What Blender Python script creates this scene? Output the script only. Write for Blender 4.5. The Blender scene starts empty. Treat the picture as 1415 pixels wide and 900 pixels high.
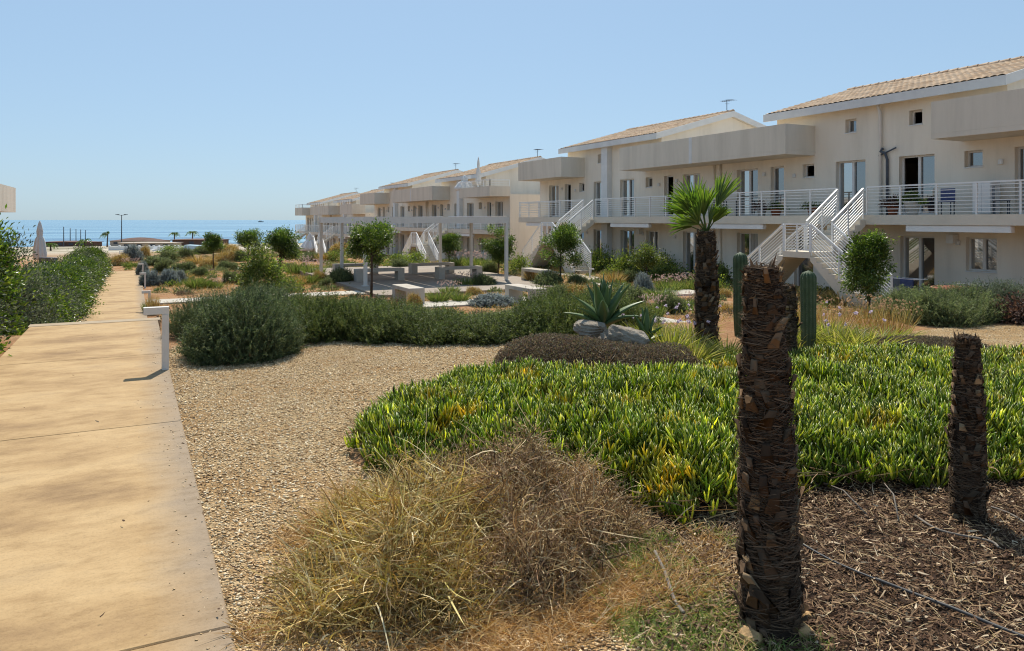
import bpy, math, random
import numpy as np
from mathutils import Vector, Matrix

R = math.radians
rng = np.random.default_rng(11)
random.seed(5)
sc = bpy.context.scene
col = sc.collection

# ------------------------------------------------------------------ site frame
# x = across the walk (towards the apartment row), y = along the walk (towards the sea), z = up
FPX, CX, HZ, EYE = 1022.0, 707.5, 304.0, 1.6
TH = math.atan((CX - 185.0) / FPX)
ST, CT = math.sin(TH), math.cos(TH)

def site(px, Y):
    u = (px - CX) / FPX
    return (Y * (u * CT + ST), Y * (-u * ST + CT))

def sstep(a, b, x):
    t = np.clip((np.asarray(x, float) - a) / (b - a), 0, 1)
    return t * t * (3 - 2 * t)

_LS = [-60, 20, 30, 44, 49, 54, 84, 90, 125, 160, 230, 255, 300, 420]
_LZ = [-1.2, -1.2, -1.25, -1.35, -1.42, -2.2, -2.3, -3.2, -3.4, -4.4, -5.6, -6.25, -8.2, -14]

def terr(n, s):
    n = np.asarray(n, float); s = np.asarray(s, float)
    low = np.interp(s, _LS, _LZ)
    k = np.maximum(sstep(11.6, 17, s + .35 * np.clip(n, -8, 30)), sstep(14.5, 21, n))
    return -.02 + k * (low + .02)

def tz(n, s):
    return float(terr(n, s))

def ground(px, py):
    """site point where the line of sight through a measured photo position meets the terrain"""
    Y = 2.0
    while Y < 400:
        n, s = site(px, Y)
        if EYE - (py - HZ) * Y / FPX <= tz(n, s):
            return n, s, tz(n, s), Y
        Y *= 1.004
    n, s = site(px, 400)
    return n, s, tz(n, s), 400.

# ------------------------------------------------------------------ tagging
def tag(o, label=None, cat=None, group=None, kind=None):
    if label: o['label'] = label
    if cat: o['category'] = cat
    if group: o['group'] = group
    if kind: o['kind'] = kind
    return o

def empty(name, loc=(0, 0, 0), rz=0.):
    o = bpy.data.objects.new(name, None)
    o.empty_display_size = .2
    col.objects.link(o); o.location = loc; o.rotation_euler = (0, 0, rz)
    return o

def link(name, me, parent=None, loc=None, rz=None, sc_=None):
    o = bpy.data.objects.new(name, me)
    col.objects.link(o)
    if parent is not None: o.parent = parent
    if loc is not None: o.location = loc
    if rz is not None: o.rotation_euler = (0, 0, rz)
    if sc_ is not None: o.scale = sc_ if hasattr(sc_, '__len__') else (sc_,) * 3
    return o

def copy_tree(o, parent=None):
    c = o.copy(); col.objects.link(c)
    if parent is not None: c.parent = parent
    for ch in list(o.children): copy_tree(ch, c)
    return c

# ------------------------------------------------------------------ mesh builders
def npmesh(name, V, quads=None, tris=None, mat=None, smooth=False):
    me = bpy.data.meshes.new(name)
    V = np.asarray(V, np.float32)
    q = np.zeros((0, 4), np.int32) if quads is None else np.asarray(quads, np.int32).reshape(-1, 4)
    t = np.zeros((0, 3), np.int32) if tris is None else np.asarray(tris, np.int32).reshape(-1, 3)
    me.vertices.add(len(V)); me.vertices.foreach_set('co', V.ravel())
    me.loops.add(q.size + t.size)
    me.loops.foreach_set('vertex_index', np.concatenate([q.ravel(), t.ravel()]))
    me.polygons.add(len(q) + len(t))
    me.polygons.foreach_set('loop_start', np.concatenate([np.arange(len(q)) * 4, q.size + np.arange(len(t)) * 3]).astype(np.int32))
    me.polygons.foreach_set('loop_total', np.concatenate([np.full(len(q), 4), np.full(len(t), 3)]).astype(np.int32))
    if smooth: me.polygons.foreach_set('use_smooth', np.ones(len(q) + len(t), bool))
    me.update(calc_edges=True)
    if mat: me.materials.append(mat)
    return me

class NP:
    """collects numpy pieces of foliage into one mesh"""
    def __init__(s): s.V = []; s.Q = []; s.T = []; s.A = []; s.n = 0
    def add(s, V, Q=None, T=None, tone=None):
        s.V.append(V); s.A.append(np.zeros(len(V)) if tone is None else np.repeat(tone, len(V) // len(tone)))
        if Q is not None and len(Q): s.Q.append(np.asarray(Q) + s.n)
        if T is not None and len(T): s.T.append(np.asarray(T) + s.n)
        s.n += len(V)
    def mesh(s, name, mat, smooth=False):
        V = np.concatenate(s.V)
        me = npmesh(name, V, np.concatenate(s.Q) if s.Q else None, np.concatenate(s.T) if s.T else None, mat, smooth)
        a = me.attributes.new('tone', 'FLOAT', 'POINT'); a.data.foreach_set('value', np.concatenate(s.A).astype(np.float32))   # natural growth variation: young pale shoots, old dark ones
        return me

class MB:
    """collects boxes, bars, tubes and prisms into one mesh"""
    def __init__(s): s.v = []; s.f = []
    def poly(s, pts):
        b = len(s.v); s.v += [tuple(p) for p in pts]; s.f.append(tuple(range(b, b + len(pts))))
    def box(s, x0, x1, y0, y1, z0, z1):
        b = len(s.v)
        s.v += [(x, y, z) for z in (z0, z1) for y in (y0, y1) for x in (x0, x1)]
        s.f += [tuple(b + i for i in q) for q in ((0, 2, 3, 1), (4, 5, 7, 6), (0, 1, 5, 4), (2, 6, 7, 3), (0, 4, 6, 2), (1, 3, 7, 5))]
        return s
    def cbox(s, x0, x1, y0, y1, z0, z1, c=.01):
        """box with chamfered vertical and top edges"""
        def ring(d, z): return [(x0 + d + c, y0 + d, z), (x1 - d - c, y0 + d, z), (x1 - d, y0 + d + c, z), (x1 - d, y1 - d - c, z),
                                (x1 - d - c, y1 - d, z), (x0 + d + c, y1 - d, z), (x0 + d, y1 - d - c, z), (x0 + d, y0 + d + c, z)]
        return s.loft([ring(0, z0), ring(0, z1 - c), ring(c, z1)])
    def loft(s, rings, cap=True):
        b = len(s.v); n = len(rings[0])
        for r in rings: s.v += [tuple(p) for p in r]
        for i in range(len(rings) - 1):
            for j in range(n):
                k = (j + 1) % n
                s.f.append((b + i * n + j, b + i * n + k, b + (i + 1) * n + k, b + (i + 1) * n + j))
        if cap:
            s.f.append(tuple(b + j for j in reversed(range(n))))
            s.f.append(tuple(b + (len(rings) - 1) * n + j for j in range(n)))
        return s
    def tube(s, pts, r, n=8):
        pts = [Vector(p) for p in pts]
        rr = r if hasattr(r, '__len__') else [r] * len(pts)
        rings = []; ref = None
        for i, p in enumerate(pts):
            d = (pts[min(i + 1, len(pts) - 1)] - pts[max(i - 1, 0)]).normalized()
            a = Vector((0, 0, 1)) if abs(d.z) < .95 else Vector((1, 0, 0))
            if ref is None: ref = d.cross(a).normalized()
            x = (ref - d * ref.dot(d)).normalized(); ref = x
            y = d.cross(x)
            rings.append([p + (x * math.cos(2 * math.pi * k / n) + y * math.sin(2 * math.pi * k / n)) * rr[i] for k in range(n)])
        return s.loft(rings)
    def bar(s, a, b, w, h=None):
        """square bar from a to b"""
        a = Vector(a); b = Vector(b); h = h or w
        d = (b - a).normalized(); up = Vector((0, 0, 1)) if abs(d.z) < .95 else Vector((1, 0, 0))
        x = d.cross(up).normalized(); y = x.cross(d)
        def ring(p): return [p + x * w / 2 + y * h / 2, p - x * w / 2 + y * h / 2, p - x * w / 2 - y * h / 2, p + x * w / 2 - y * h / 2]
        return s.loft([ring(a), ring(b)])
    def prism(s, prof, y0, y1, axis='y'):
        """profile in (x,z) pulled along y, or in (y,z) pulled along x"""
        if axis == 'y': r0, r1 = [(p[0], y0, p[1]) for p in prof], [(p[0], y1, p[1]) for p in prof]
        else: r0, r1 = [(y0, p[0], p[1]) for p in prof], [(y1, p[0], p[1]) for p in prof]
        return s.loft([r0, r1])
    def lathe(s, prof, n=16, c=(0, 0)):
        return s.loft([[(c[0] + r * math.cos(2 * math.pi * k / n), c[1] + r * math.sin(2 * math.pi * k / n), z) for k in range(n)] for r, z in prof])
    def mesh(s, name, mat, smooth=False):
        me = bpy.data.meshes.new(name); me.from_pydata(s.v, [], s.f)
        import bmesh
        bm = bmesh.new(); bm.from_mesh(me); bmesh.ops.recalc_face_normals(bm, faces=bm.faces[:]); bm.to_mesh(me); bm.free()
        if smooth:
            for p in me.polygons: p.use_smooth = True
        me.materials.append(mat); me.update()
        return me
    def build(s, name, mat, parent=None, smooth=False, loc=None, rz=None):
        return link(name, s.mesh(name, mat, smooth), parent, loc, rz)

# ------------------------------------------------------------------ materials
def new_mat(name):
    m = bpy.data.materials.new(name); m.use_nodes = True
    nt = m.node_tree; nt.nodes.clear()
    out = nt.nodes.new('ShaderNodeOutputMaterial')
    return m, nt, out

def N(nt, typ, **kw):
    n = nt.nodes.new(typ)
    for k, v in kw.items(): setattr(n, k, v)
    return n

def ramp(nt, cols, pos=None):
    r = N(nt, 'ShaderNodeValToRGB'); e = r.color_ramp.elements
    pos = pos or [i / (len(cols) - 1) for i in range(len(cols))]
    while len(e) < len(cols): e.new(.5)
    for i, c in enumerate(cols):
        e[i].position = pos[i]; e[i].color = (*c, 1)
    return r

def noise(nt, scale, detail=4, rough=.6, vec=None, stretch=None, coord='Object'):
    tc = N(nt, 'ShaderNodeTexCoord'); src = tc.outputs[coord]
    if stretch:
        mp = N(nt, 'ShaderNodeMapping'); mp.inputs['Scale'].default_value = stretch
        nt.links.new(src, mp.inputs['Vector']); src = mp.outputs['Vector']
    n = N(nt, 'ShaderNodeTexNoise'); n.inputs['Scale'].default_value = scale
    n.inputs['Detail'].default_value = detail; n.inputs['Roughness'].default_value = rough
    nt.links.new(src, n.inputs['Vector'])
    return n

def surf_mat(name, cols, scale=2., rough=.85, bump=.2, bscale=40., stretch=None, metal=0., spec=.3, pos=None, detail=6, bdist=.02, streak=0.):
    m, nt, out = new_mat(name)
    p = N(nt, 'ShaderNodeBsdfPrincipled')
    p.inputs['Roughness'].default_value = rough; p.inputs['Metallic'].default_value = metal
    p.inputs['Specular IOR Level'].default_value = spec
    n = noise(nt, scale, detail, stretch=stretch)
    r = ramp(nt, cols, pos or [.3 + .4 * i / max(1, len(cols) - 1) for i in range(len(cols))])
    nt.links.new(n.outputs['Fac'], r.inputs['Fac']); nt.links.new(r.outputs['Color'], p.inputs['Base Color'])
    if streak:                                              # rain streaks and damp stains running down the render
        n3 = noise(nt, 1., 7, .7, stretch=(.9, .9, .09)); r3 = ramp(nt, [(1 - streak,) * 3, (1, 1, 1)], [.34, .52]); nt.links.new(n3.outputs['Fac'], r3.inputs['Fac'])
        mx = N(nt, 'ShaderNodeMix', data_type='RGBA', blend_type='MULTIPLY'); mx.inputs[0].default_value = 1
        nt.links.new(r.outputs['Color'], mx.inputs[6]); nt.links.new(r3.outputs['Color'], mx.inputs[7]); nt.links.new(mx.outputs[2], p.inputs['Base Color'])
    if bump:
        b = N(nt, 'ShaderNodeBump'); b.inputs['Strength'].default_value = bump; b.inputs['Distance'].default_value = bdist
        n2 = noise(nt, bscale, 5, .65)
        nt.links.new(n2.outputs['Fac'], b.inputs['Height']); nt.links.new(b.outputs['Normal'], p.inputs['Normal'])
    nt.links.new(p.outputs['BSDF'], out.inputs['Surface'])
    return m

def leaf_mat(name, cols, trans=.35, rough=.5, pos=None, patch=None, patch_scale=1.2, spec=.4):
    """foliage: one colour per leaf, light passing through the blade; patch = colours of larger yellowed areas"""
    m, nt, out = new_mat(name)
    g = N(nt, 'ShaderNodeNewGeometry'); r = ramp(nt, cols, pos)
    nt.links.new(g.outputs['Random Per Island'], r.inputs['Fac'])
    colr = r.outputs['Color']
    if patch:
        n = noise(nt, patch_scale, 3); k = ramp(nt, [(0, 0, 0), (1, 1, 1)], [.56, .68])
        nt.links.new(n.outputs['Fac'], k.inputs['Fac'])
        r2 = ramp(nt, patch); nt.links.new(g.outputs['Random Per Island'], r2.inputs['Fac'])
        mx = N(nt, 'ShaderNodeMix', data_type='RGBA')
        nt.links.new(k.outputs['Color'], mx.inputs[0]); nt.links.new(colr, mx.inputs[6]); nt.links.new(r2.outputs['Color'], mx.inputs[7])
        colr = mx.outputs[2]
    at = N(nt, 'ShaderNodeAttribute', attribute_name='tone'); one = N(nt, 'ShaderNodeMath', operation='ADD'); one.inputs[1].default_value = 1
    nt.links.new(at.outputs['Fac'], one.inputs[0]); vm = N(nt, 'ShaderNodeVectorMath', operation='SCALE'); nt.links.new(colr, vm.inputs[0]); nt.links.new(one.outputs[0], vm.inputs['Scale']); colr = vm.outputs[0]
    p = N(nt, 'ShaderNodeBsdfPrincipled'); p.inputs['Roughness'].default_value = rough; p.inputs['Specular IOR Level'].default_value = spec
    nt.links.new(colr, p.inputs['Base Color'])
    t = N(nt, 'ShaderNodeBsdfTranslucent')
    hs = N(nt, 'ShaderNodeHueSaturation'); hs.inputs['Saturation'].default_value = 1.15; hs.inputs['Value'].default_value = 1.5
    nt.links.new(colr, hs.inputs['Color']); nt.links.new(hs.outputs['Color'], t.inputs['Color'])
    mix = N(nt, 'ShaderNodeMixShader'); mix.inputs['Fac'].default_value = trans
    nt.links.new(p.outputs['BSDF'], mix.inputs[1]); nt.links.new(t.outputs['BSDF'], mix.inputs[2])
    nt.links.new(mix.outputs['Shader'], out.inputs['Surface'])
    return m

def c255(r, g, b):
    f = lambda v: ((v / 255 + .055) / 1.055) ** 2.4 if v > 10 else v / 255 / 12.92
    return (f(r), f(g), f(b))

M = {}
M['plaster'] = surf_mat('plaster', [(.71, .635, .52), (.76, .685, .57), (.79, .72, .605)], 1.1, .9, .25, 60, stretch=(1, 1, .25), streak=.10)
M['parapet'] = surf_mat('grey_render', [(.58, .525, .43), (.66, .60, .50), (.62, .565, .465)], .8, .9, .25, 60, stretch=(1, 1.5, .18), streak=.13)
M['white_trim'] = surf_mat('white_trim', [(.60, .60, .58), (.70, .70, .68)], 1.5, .7, .1, 60)
M['white_metal'] = surf_mat('white_paint', [(.74, .73, .70), (.80, .79, .76)], 4, .4, .05, 80)
M['cream_metal'] = surf_mat('cream_paint', [(.60, .56, .50), (.68, .64, .58)], 3, .5, .08, 70)
M['frame'] = surf_mat('frame_paint', [(.62, .60, .56), (.70, .68, .64)], 4, .45, 0)
M['dark_metal'] = surf_mat('dark_metal', [(.05, .06, .075), (.08, .09, .11)], 5, .5, .05)
M['concrete'] = surf_mat('cast_concrete', [(.40, .35, .28), (.50, .44, .36), (.47, .42, .35)], 2.5, .9, .3, 50)
M['pale_pave'] = surf_mat('pale_paving', [(.44, .395, .32), (.54, .49, .41)], 1.5, .9, .25, 40)
M['step_edge'] = surf_mat('step_edge', [(.34, .26, .17), (.42, .33, .22)], 3, .9, .2, 40)
M['plaza'] = surf_mat('plaza_paving', [(.27, .22, .17), (.35, .29, .23)], 1.2, .9, .25, 40)
M['stair'] = surf_mat('stair_render', [(.62, .55, .44), (.70, .62, .50)], 1.5, .9, .2, 50)
M['awning'] = surf_mat('awning_white', [(.72, .70, .66), (.78, .76, .72)], 2, .6, .05)
M['terracotta_pot'] = surf_mat('terracotta', [(.30, .10, .05), (.40, .15, .08)], 6, .8, .2, 50)
M['grey_pipe'] = surf_mat('grey_pipe', [(.62, .60, .56), (.68, .66, .62)], 3, .5, 0)
M['rock'] = surf_mat('rock', [(.16, .125, .09), (.30, .25, .19), (.40, .35, .28)], 6, .95, .9, 18, bdist=.05)
M['ochre_stone'] = surf_mat('ochre_stone', [(.40, .24, .10), (.55, .36, .18)], 9, .9, .6, 25)
M['hose'] = surf_mat('hose', [(.05, .05, .05), (.09, .085, .08)], 10, .55, .1)
M['grey_hose'] = surf_mat('grey_hose', [(.15, .125, .10), (.24, .205, .165)], 10, .8, .1)
M['bark'] = surf_mat('bark', [(.05, .035, .025), (.12, .085, .06)], 14, .95, .8, 40, stretch=(1, 1, .25))
M['fabric_white'] = surf_mat('parasol_cloth', [(.66, .64, .60), (.74, .72, .68)], 4, .9, .1)
M['fabric_grey'] = surf_mat('grey_cushion', [(.14, .15, .17), (.2, .21, .23)], 6, .9, .1)
M['fabric_blue'] = surf_mat('blue_cloth', [(.05, .07, .16), (.09, .11, .22)], 8, .9, .1)
M['brown_roof'] = surf_mat('brown_roof', [(.10, .055, .04), (.17, .10, .075)], .6, .9, .2, 4)
M['shack_wall'] = surf_mat('shack_wall', [(.42, .34, .27), (.52, .44, .36)], .5, .9, .1, 5)
M['wood_dark'] = surf_mat('wood_dark', [(.06, .04, .03), (.11, .075, .05)], 8, .8, .3, 40, stretch=(1, 1, 6))
M['fibre'] = leaf_mat('trunk_fibre', [(.04, .027, .018), (.10, .068, .045), (.20, .14, .09), (.07, .046, .032)], .12, .95, spec=.1)
M['stub'] = leaf_mat('leaf_base', [(.07, .045, .03), (.12, .08, .05), (.20, .13, .075), (.10, .065, .042), (.42, .30, .17)], .0, .95, [0, .4, .7, .84, 1], spec=.08)
M['trunk_core'] = surf_mat('trunk_core', [(.018, .012, .008), (.06, .038, .024)], 9, 1., 1., 45, stretch=(1, 1, 2.5), bdist=.04)
M['rosemary'] = leaf_mat('rosemary_needles', [(.045, .07, .02), (.085, .115, .03), (.135, .165, .045), (.24, .25, .09)], .28, .6)
M['rosemary_blue'] = leaf_mat('bluegreen_needles', [(.04, .068, .026), (.075, .108, .043), (.125, .155, .062), (.23, .245, .11)], .25, .6)
M['lavender'] = leaf_mat('grey_lavender', [(.12, .15, .16), (.18, .21, .22), (.26, .28, .26), (.19, .22, .15)], .35, .65)
M['midgreen'] = leaf_mat('mid_green_leaf', [(.07, .10, .04), (.12, .15, .06), (.17, .20, .08), (.25, .25, .12)], .35, .6)
M['iceplant'] = leaf_mat('iceplant_leaf', [(.09, .14, .015), (.18, .25, .025), (.31, .37, .045), (.60, .58, .13)], .5, .35,
                         patch=[(.34, .30, .03), (.60, .46, .03), (.18, .25, .03), (.72, .50, .05), (.24, .30, .03)], patch_scale=2.1, spec=.6)
M['palm'] = leaf_mat('palm_leaf', [(.055, .10, .02), (.10, .17, .03), (.20, .26, .055)], .45, .42)
M['agave'] = leaf_mat('agave_leaf', [(.07, .125, .05), (.10, .165, .065), (.14, .21, .075)], .28, .38, spec=.5)
M['tuft'] = leaf_mat('tuft_leaf', [(.12, .16, .03), (.20, .23, .045), (.30, .29, .07), (.42, .36, .14)], .5, .5)
M['tuft_green'] = leaf_mat('tuft_green', [(.055, .09, .025), (.10, .145, .035), (.15, .19, .05), (.24, .22, .08)], .45, .5)
M['drygrass'] = leaf_mat('dry_grass', [(.17, .10, .035), (.40, .25, .085), (.60, .42, .15), (.36, .31, .07), (.75, .62, .36)], .15, .7)
M['straw'] = leaf_mat('straw', [(.30, .16, .055), (.50, .30, .11), (.66, .47, .22), (.44, .24, .075), (.74, .60, .36)], .2, .75)
M['drybush'] = leaf_mat('dry_twigs', [(.10, .055, .03), (.22, .13, .065), (.38, .24, .12), (.46, .32, .14), (.66, .53, .32)], .12, .85)
M['greengrass'] = leaf_mat('short_green_grass', [(.10, .17, .035), (.18, .26, .06), (.30, .34, .10), (.46, .42, .19)], .4, .6)
M['mound'] = leaf_mat('mound_leaf', [(.09, .06, .045), (.16, .105, .075), (.12, .12, .055), (.21, .15, .105), (.25, .21, .12)], .25, .7)
M['citrus'] = leaf_mat('citrus_leaf', [(.035, .07, .014), (.065, .115, .022), (.115, .17, .032), (.20, .25, .06)], .4, .35, spec=.55)
M['citrus_light'] = leaf_mat('light_leaf', [(.06, .10, .025), (.11, .16, .035), (.17, .21, .05), (.23, .25, .06)], .42, .4, spec=.5)
M['hedge'] = leaf_mat('hedge_leaf', [(.03, .06, .012), (.055, .10, .018), (.10, .15, .026), (.20, .25, .05)], .38, .34, spec=.6)
M['hedge_grey'] = leaf_mat('grey_hedge_leaf', [(.06, .08, .045), (.10, .12, .07), (.15, .165, .10)], .35, .5)
M['flower_lilac'] = leaf_mat('lilac_flower', [(.42, .34, .44), (.54, .46, .54), (.62, .54, .60)], .4, .7)
M['flower_pink'] = leaf_mat('pink_flower', [(.40, .27, .25), (.50, .38, .34), (.46, .36, .30)], .4, .7)
M['flower_dry'] = leaf_mat('dry_flower', [(.42, .28, .16), (.52, .37, .23), (.36, .24, .16)], .35, .8)
M['redleaf'] = leaf_mat('red_leaf', [(.05, .028, .02), (.10, .055, .038), (.15, .09, .06)], .3, .6)
M['cactus'] = surf_mat('cactus_skin', [(.035, .06, .028), (.06, .09, .04), (.085, .115, .06)], 7, .65, .25, 60)
M['spine'] = surf_mat('cactus_spine', [(.35, .30, .22), (.45, .40, .30)], 5, .8, 0)

def make_glass(ior=2.4):
    m, nt, out = new_mat('window_glass')
    p = N(nt, 'ShaderNodeBsdfPrincipled')
    p.inputs['Base Color'].default_value = (.025, .032, .04, 1); p.inputs['Roughness'].default_value = .04
    p.inputs['IOR'].default_value = ior; p.inputs['Specular IOR Level'].default_value = .8
    b = N(nt, 'ShaderNodeBump'); b.inputs['Strength'].default_value = .03; b.inputs['Distance'].default_value = .02
    n = noise(nt, 1.3, 1); nt.links.new(n.outputs['Fac'], b.inputs['Height']); nt.links.new(b.outputs['Normal'], p.inputs['Normal'])
    nt.links.new(p.outputs['BSDF'], out.inputs['Surface'])
    return m
M['glass'] = make_glass(); M['coated_glass'] = make_glass(3.6)
M['curtain'] = surf_mat('curtain_cloth', [(.42, .40, .37), (.58, .56, .52)], 9, .9, .2, 30, stretch=(1, 3, .1))
M['inside'] = surf_mat('dark_room', [(.03, .028, .026), (.05, .045, .04)], 2, .9, 0)

def make_tiles():
    m, nt, out = new_mat('clay_tiles')
    p = N(nt, 'ShaderNodeBsdfPrincipled'); p.inputs['Roughness'].default_value = .85
    tc = N(nt, 'ShaderNodeTexCoord'); mp = N(nt, 'ShaderNodeMapping'); mp.inputs['Rotation'].default_value = (0, 0, R(90))
    nt.links.new(tc.outputs['Object'], mp.inputs['Vector'])
    v = N(nt, 'ShaderNodeTexVoronoi'); v.inputs['Scale'].default_value = 3.2; nt.links.new(mp.outputs['Vector'], v.inputs['Vector'])
    sep = N(nt, 'ShaderNodeSeparateColor'); nt.links.new(v.outputs['Color'], sep.inputs['Color'])
    r = ramp(nt, [(.40, .25, .14), (.53, .37, .23), (.62, .46, .31), (.48, .32, .19)])
    nt.links.new(sep.outputs[0], r.inputs['Fac'])
    n = noise(nt, 1.1, 5); r2 = ramp(nt, [(.72, .72, .74), (1.1, 1.08, 1.05)], [.35, .65]); nt.links.new(n.outputs['Fac'], r2.inputs['Fac'])
    mx = N(nt, 'ShaderNodeMix', data_type='RGBA', blend_type='MULTIPLY'); mx.inputs[0].default_value = 1
    nt.links.new(r.outputs['Color'], mx.inputs[6]); nt.links.new(r2.outputs['Color'], mx.inputs[7])
    nt.links.new(mx.outputs[2], p.inputs['Base Color']); nt.links.new(p.outputs['BSDF'], out.inputs['Surface'])
    return m
M['tiles'] = make_tiles()

def make_path_mat():
    m, nt, out = new_mat('stained_concrete')
    p = N(nt, 'ShaderNodeBsdfPrincipled'); p.inputs['Roughness'].default_value = .8; p.inputs['Specular IOR Level'].default_value = .25
    n1 = noise(nt, 1.0, 9, .66, stretch=(.9, 1.7, 1)); r1 = ramp(nt, [(.26, .16, .072), (.38, .245, .112), (.46, .31, .15), (.39, .265, .135)], [.32, .45, .57, .72])
    nt.links.new(n1.outputs['Fac'], r1.inputs['Fac'])
    n2 = noise(nt, 6, 9, .75, stretch=(.75, 1.6, 1)); r2 = ramp(nt, [(.78, .75, .70), (1.0, 1.0, 1.0), (1.08, 1.08, 1.08)], [.33, .5, .68]); nt.links.new(n2.outputs['Fac'], r2.inputs['Fac'])
    n3 = noise(nt, 60, 4, .7); r3 = ramp(nt, [(.86, .86, .86), (1.03, 1.03, 1.03)], [.32, .5]); nt.links.new(n3.outputs['Fac'], r3.inputs['Fac'])
    # worn grey band along the right border
    tc = N(nt, 'ShaderNodeTexCoord'); sx = N(nt, 'ShaderNodeSeparateXYZ'); nt.links.new(tc.outputs['Object'], sx.inputs['Vector'])
    ad = N(nt, 'ShaderNodeMath', operation='MULTIPLY_ADD'); ad.inputs[1].default_value = .5; nt.links.new(n1.outputs['Fac'], ad.inputs[0]); nt.links.new(sx.outputs['X'], ad.inputs[2])
    rb = ramp(nt, [(0, 0, 0), (1, 1, 1)], [.28, .56]); nt.links.new(ad.outputs[0], rb.inputs['Fac'])
    m0 = N(nt, 'ShaderNodeMix', data_type='RGBA'); nt.links.new(rb.outputs['Color'], m0.inputs[0]); nt.links.new(r1.outputs['Color'], m0.inputs[6]); m0.inputs[7].default_value = (.29, .215, .14, 1)
    m1 = N(nt, 'ShaderNodeMix', data_type='RGBA', blend_type='MULTIPLY'); m1.inputs[0].default_value = 1
    nt.links.new(m0.outputs[2], m1.inputs[6]); nt.links.new(r2.outputs['Color'], m1.inputs[7])
    m2 = N(nt, 'ShaderNodeMix', data_type='RGBA', blend_type='MULTIPLY'); m2.inputs[0].default_value = 1
    nt.links.new(m1.outputs[2], m2.inputs[6]); nt.links.new(r3.outputs['Color'], m2.inputs[7])
    nt.links.new(m2.outputs[2], p.inputs['Base Color'])
    b = N(nt, 'ShaderNodeBump'); b.inputs['Strength'].default_value = .25; b.inputs['Distance'].default_value = .01
    nt.links.new(n3.outputs['Fac'], b.inputs['Height']); nt.links.new(b.outputs['Normal'], p.inputs['Normal'])
    nt.links.new(p.outputs['BSDF'], out.inputs['Surface'])
    return m
M['path'] = make_path_mat()

def make_ground_mat():
    m, nt, out = new_mat('garden_soil')
    p = N(nt, 'ShaderNodeBsdfPrincipled'); p.inputs['Roughness'].default_value = .95; p.inputs['Specular IOR Level'].default_value = .1
    n1 = noise(nt, .8, 8, .65); r1 = ramp(nt, [(.26, .125, .055), (.36, .19, .09), (.42, .26, .14), (.30, .23, .12)], [.3, .45, .58, .72]); nt.links.new(n1.outputs['Fac'], r1.inputs['Fac'])
    n2 = noise(nt, 22, 5, .75); r2 = ramp(nt, [(.55, .5, .45), (1.15, 1.15, 1.15)], [.3, .62]); nt.links.new(n2.outputs['Fac'], r2.inputs['Fac'])
    m1 = N(nt, 'ShaderNodeMix', data_type='RGBA', blend_type='MULTIPLY'); m1.inputs[0].default_value = 1
    nt.links.new(r1.outputs['Color'], m1.inputs[6]); nt.links.new(r2.outputs['Color'], m1.inputs[7])
    # pale sand towards the beach
    tc = N(nt, 'ShaderNodeTexCoord'); sx = N(nt, 'ShaderNodeSeparateXYZ'); nt.links.new(tc.outputs['Object'], sx.inputs['Vector'])
    mr = N(nt, 'ShaderNodeMapRange'); mr.inputs['From Min'].default_value = 95; mr.inputs['From Max'].default_value = 150; nt.links.new(sx.outputs['Y'], mr.inputs['Value'])
    n3 = noise(nt, .12, 5, stretch=(.4, 1, 1)); r3 = ramp(nt, [(.20, .18, .11), (.40, .34, .25), (.52, .46, .36)], [.38, .5, .62]); nt.links.new(n3.outputs['Fac'], r3.inputs['Fac'])
    m2 = N(nt, 'ShaderNodeMix', data_type='RGBA'); nt.links.new(mr.outputs['Result'], m2.inputs[0]); nt.links.new(m1.outputs[2], m2.inputs[6]); nt.links.new(r3.outputs['Color'], m2.inputs[7])
    nt.links.new(m2.outputs[2], p.inputs['Base Color'])
    b = N(nt, 'ShaderNodeBump'); b.inputs['Strength'].default_value = .8; b.inputs['Distance'].default_value = .05
    nt.links.new(n2.outputs['Fac'], b.inputs['Height']); nt.links.new(b.outputs['Normal'], p.inputs['Normal'])
    nt.links.new(p.outputs['BSDF'], out.inputs['Surface'])
    return m
M['ground'] = make_ground_mat()

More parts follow.
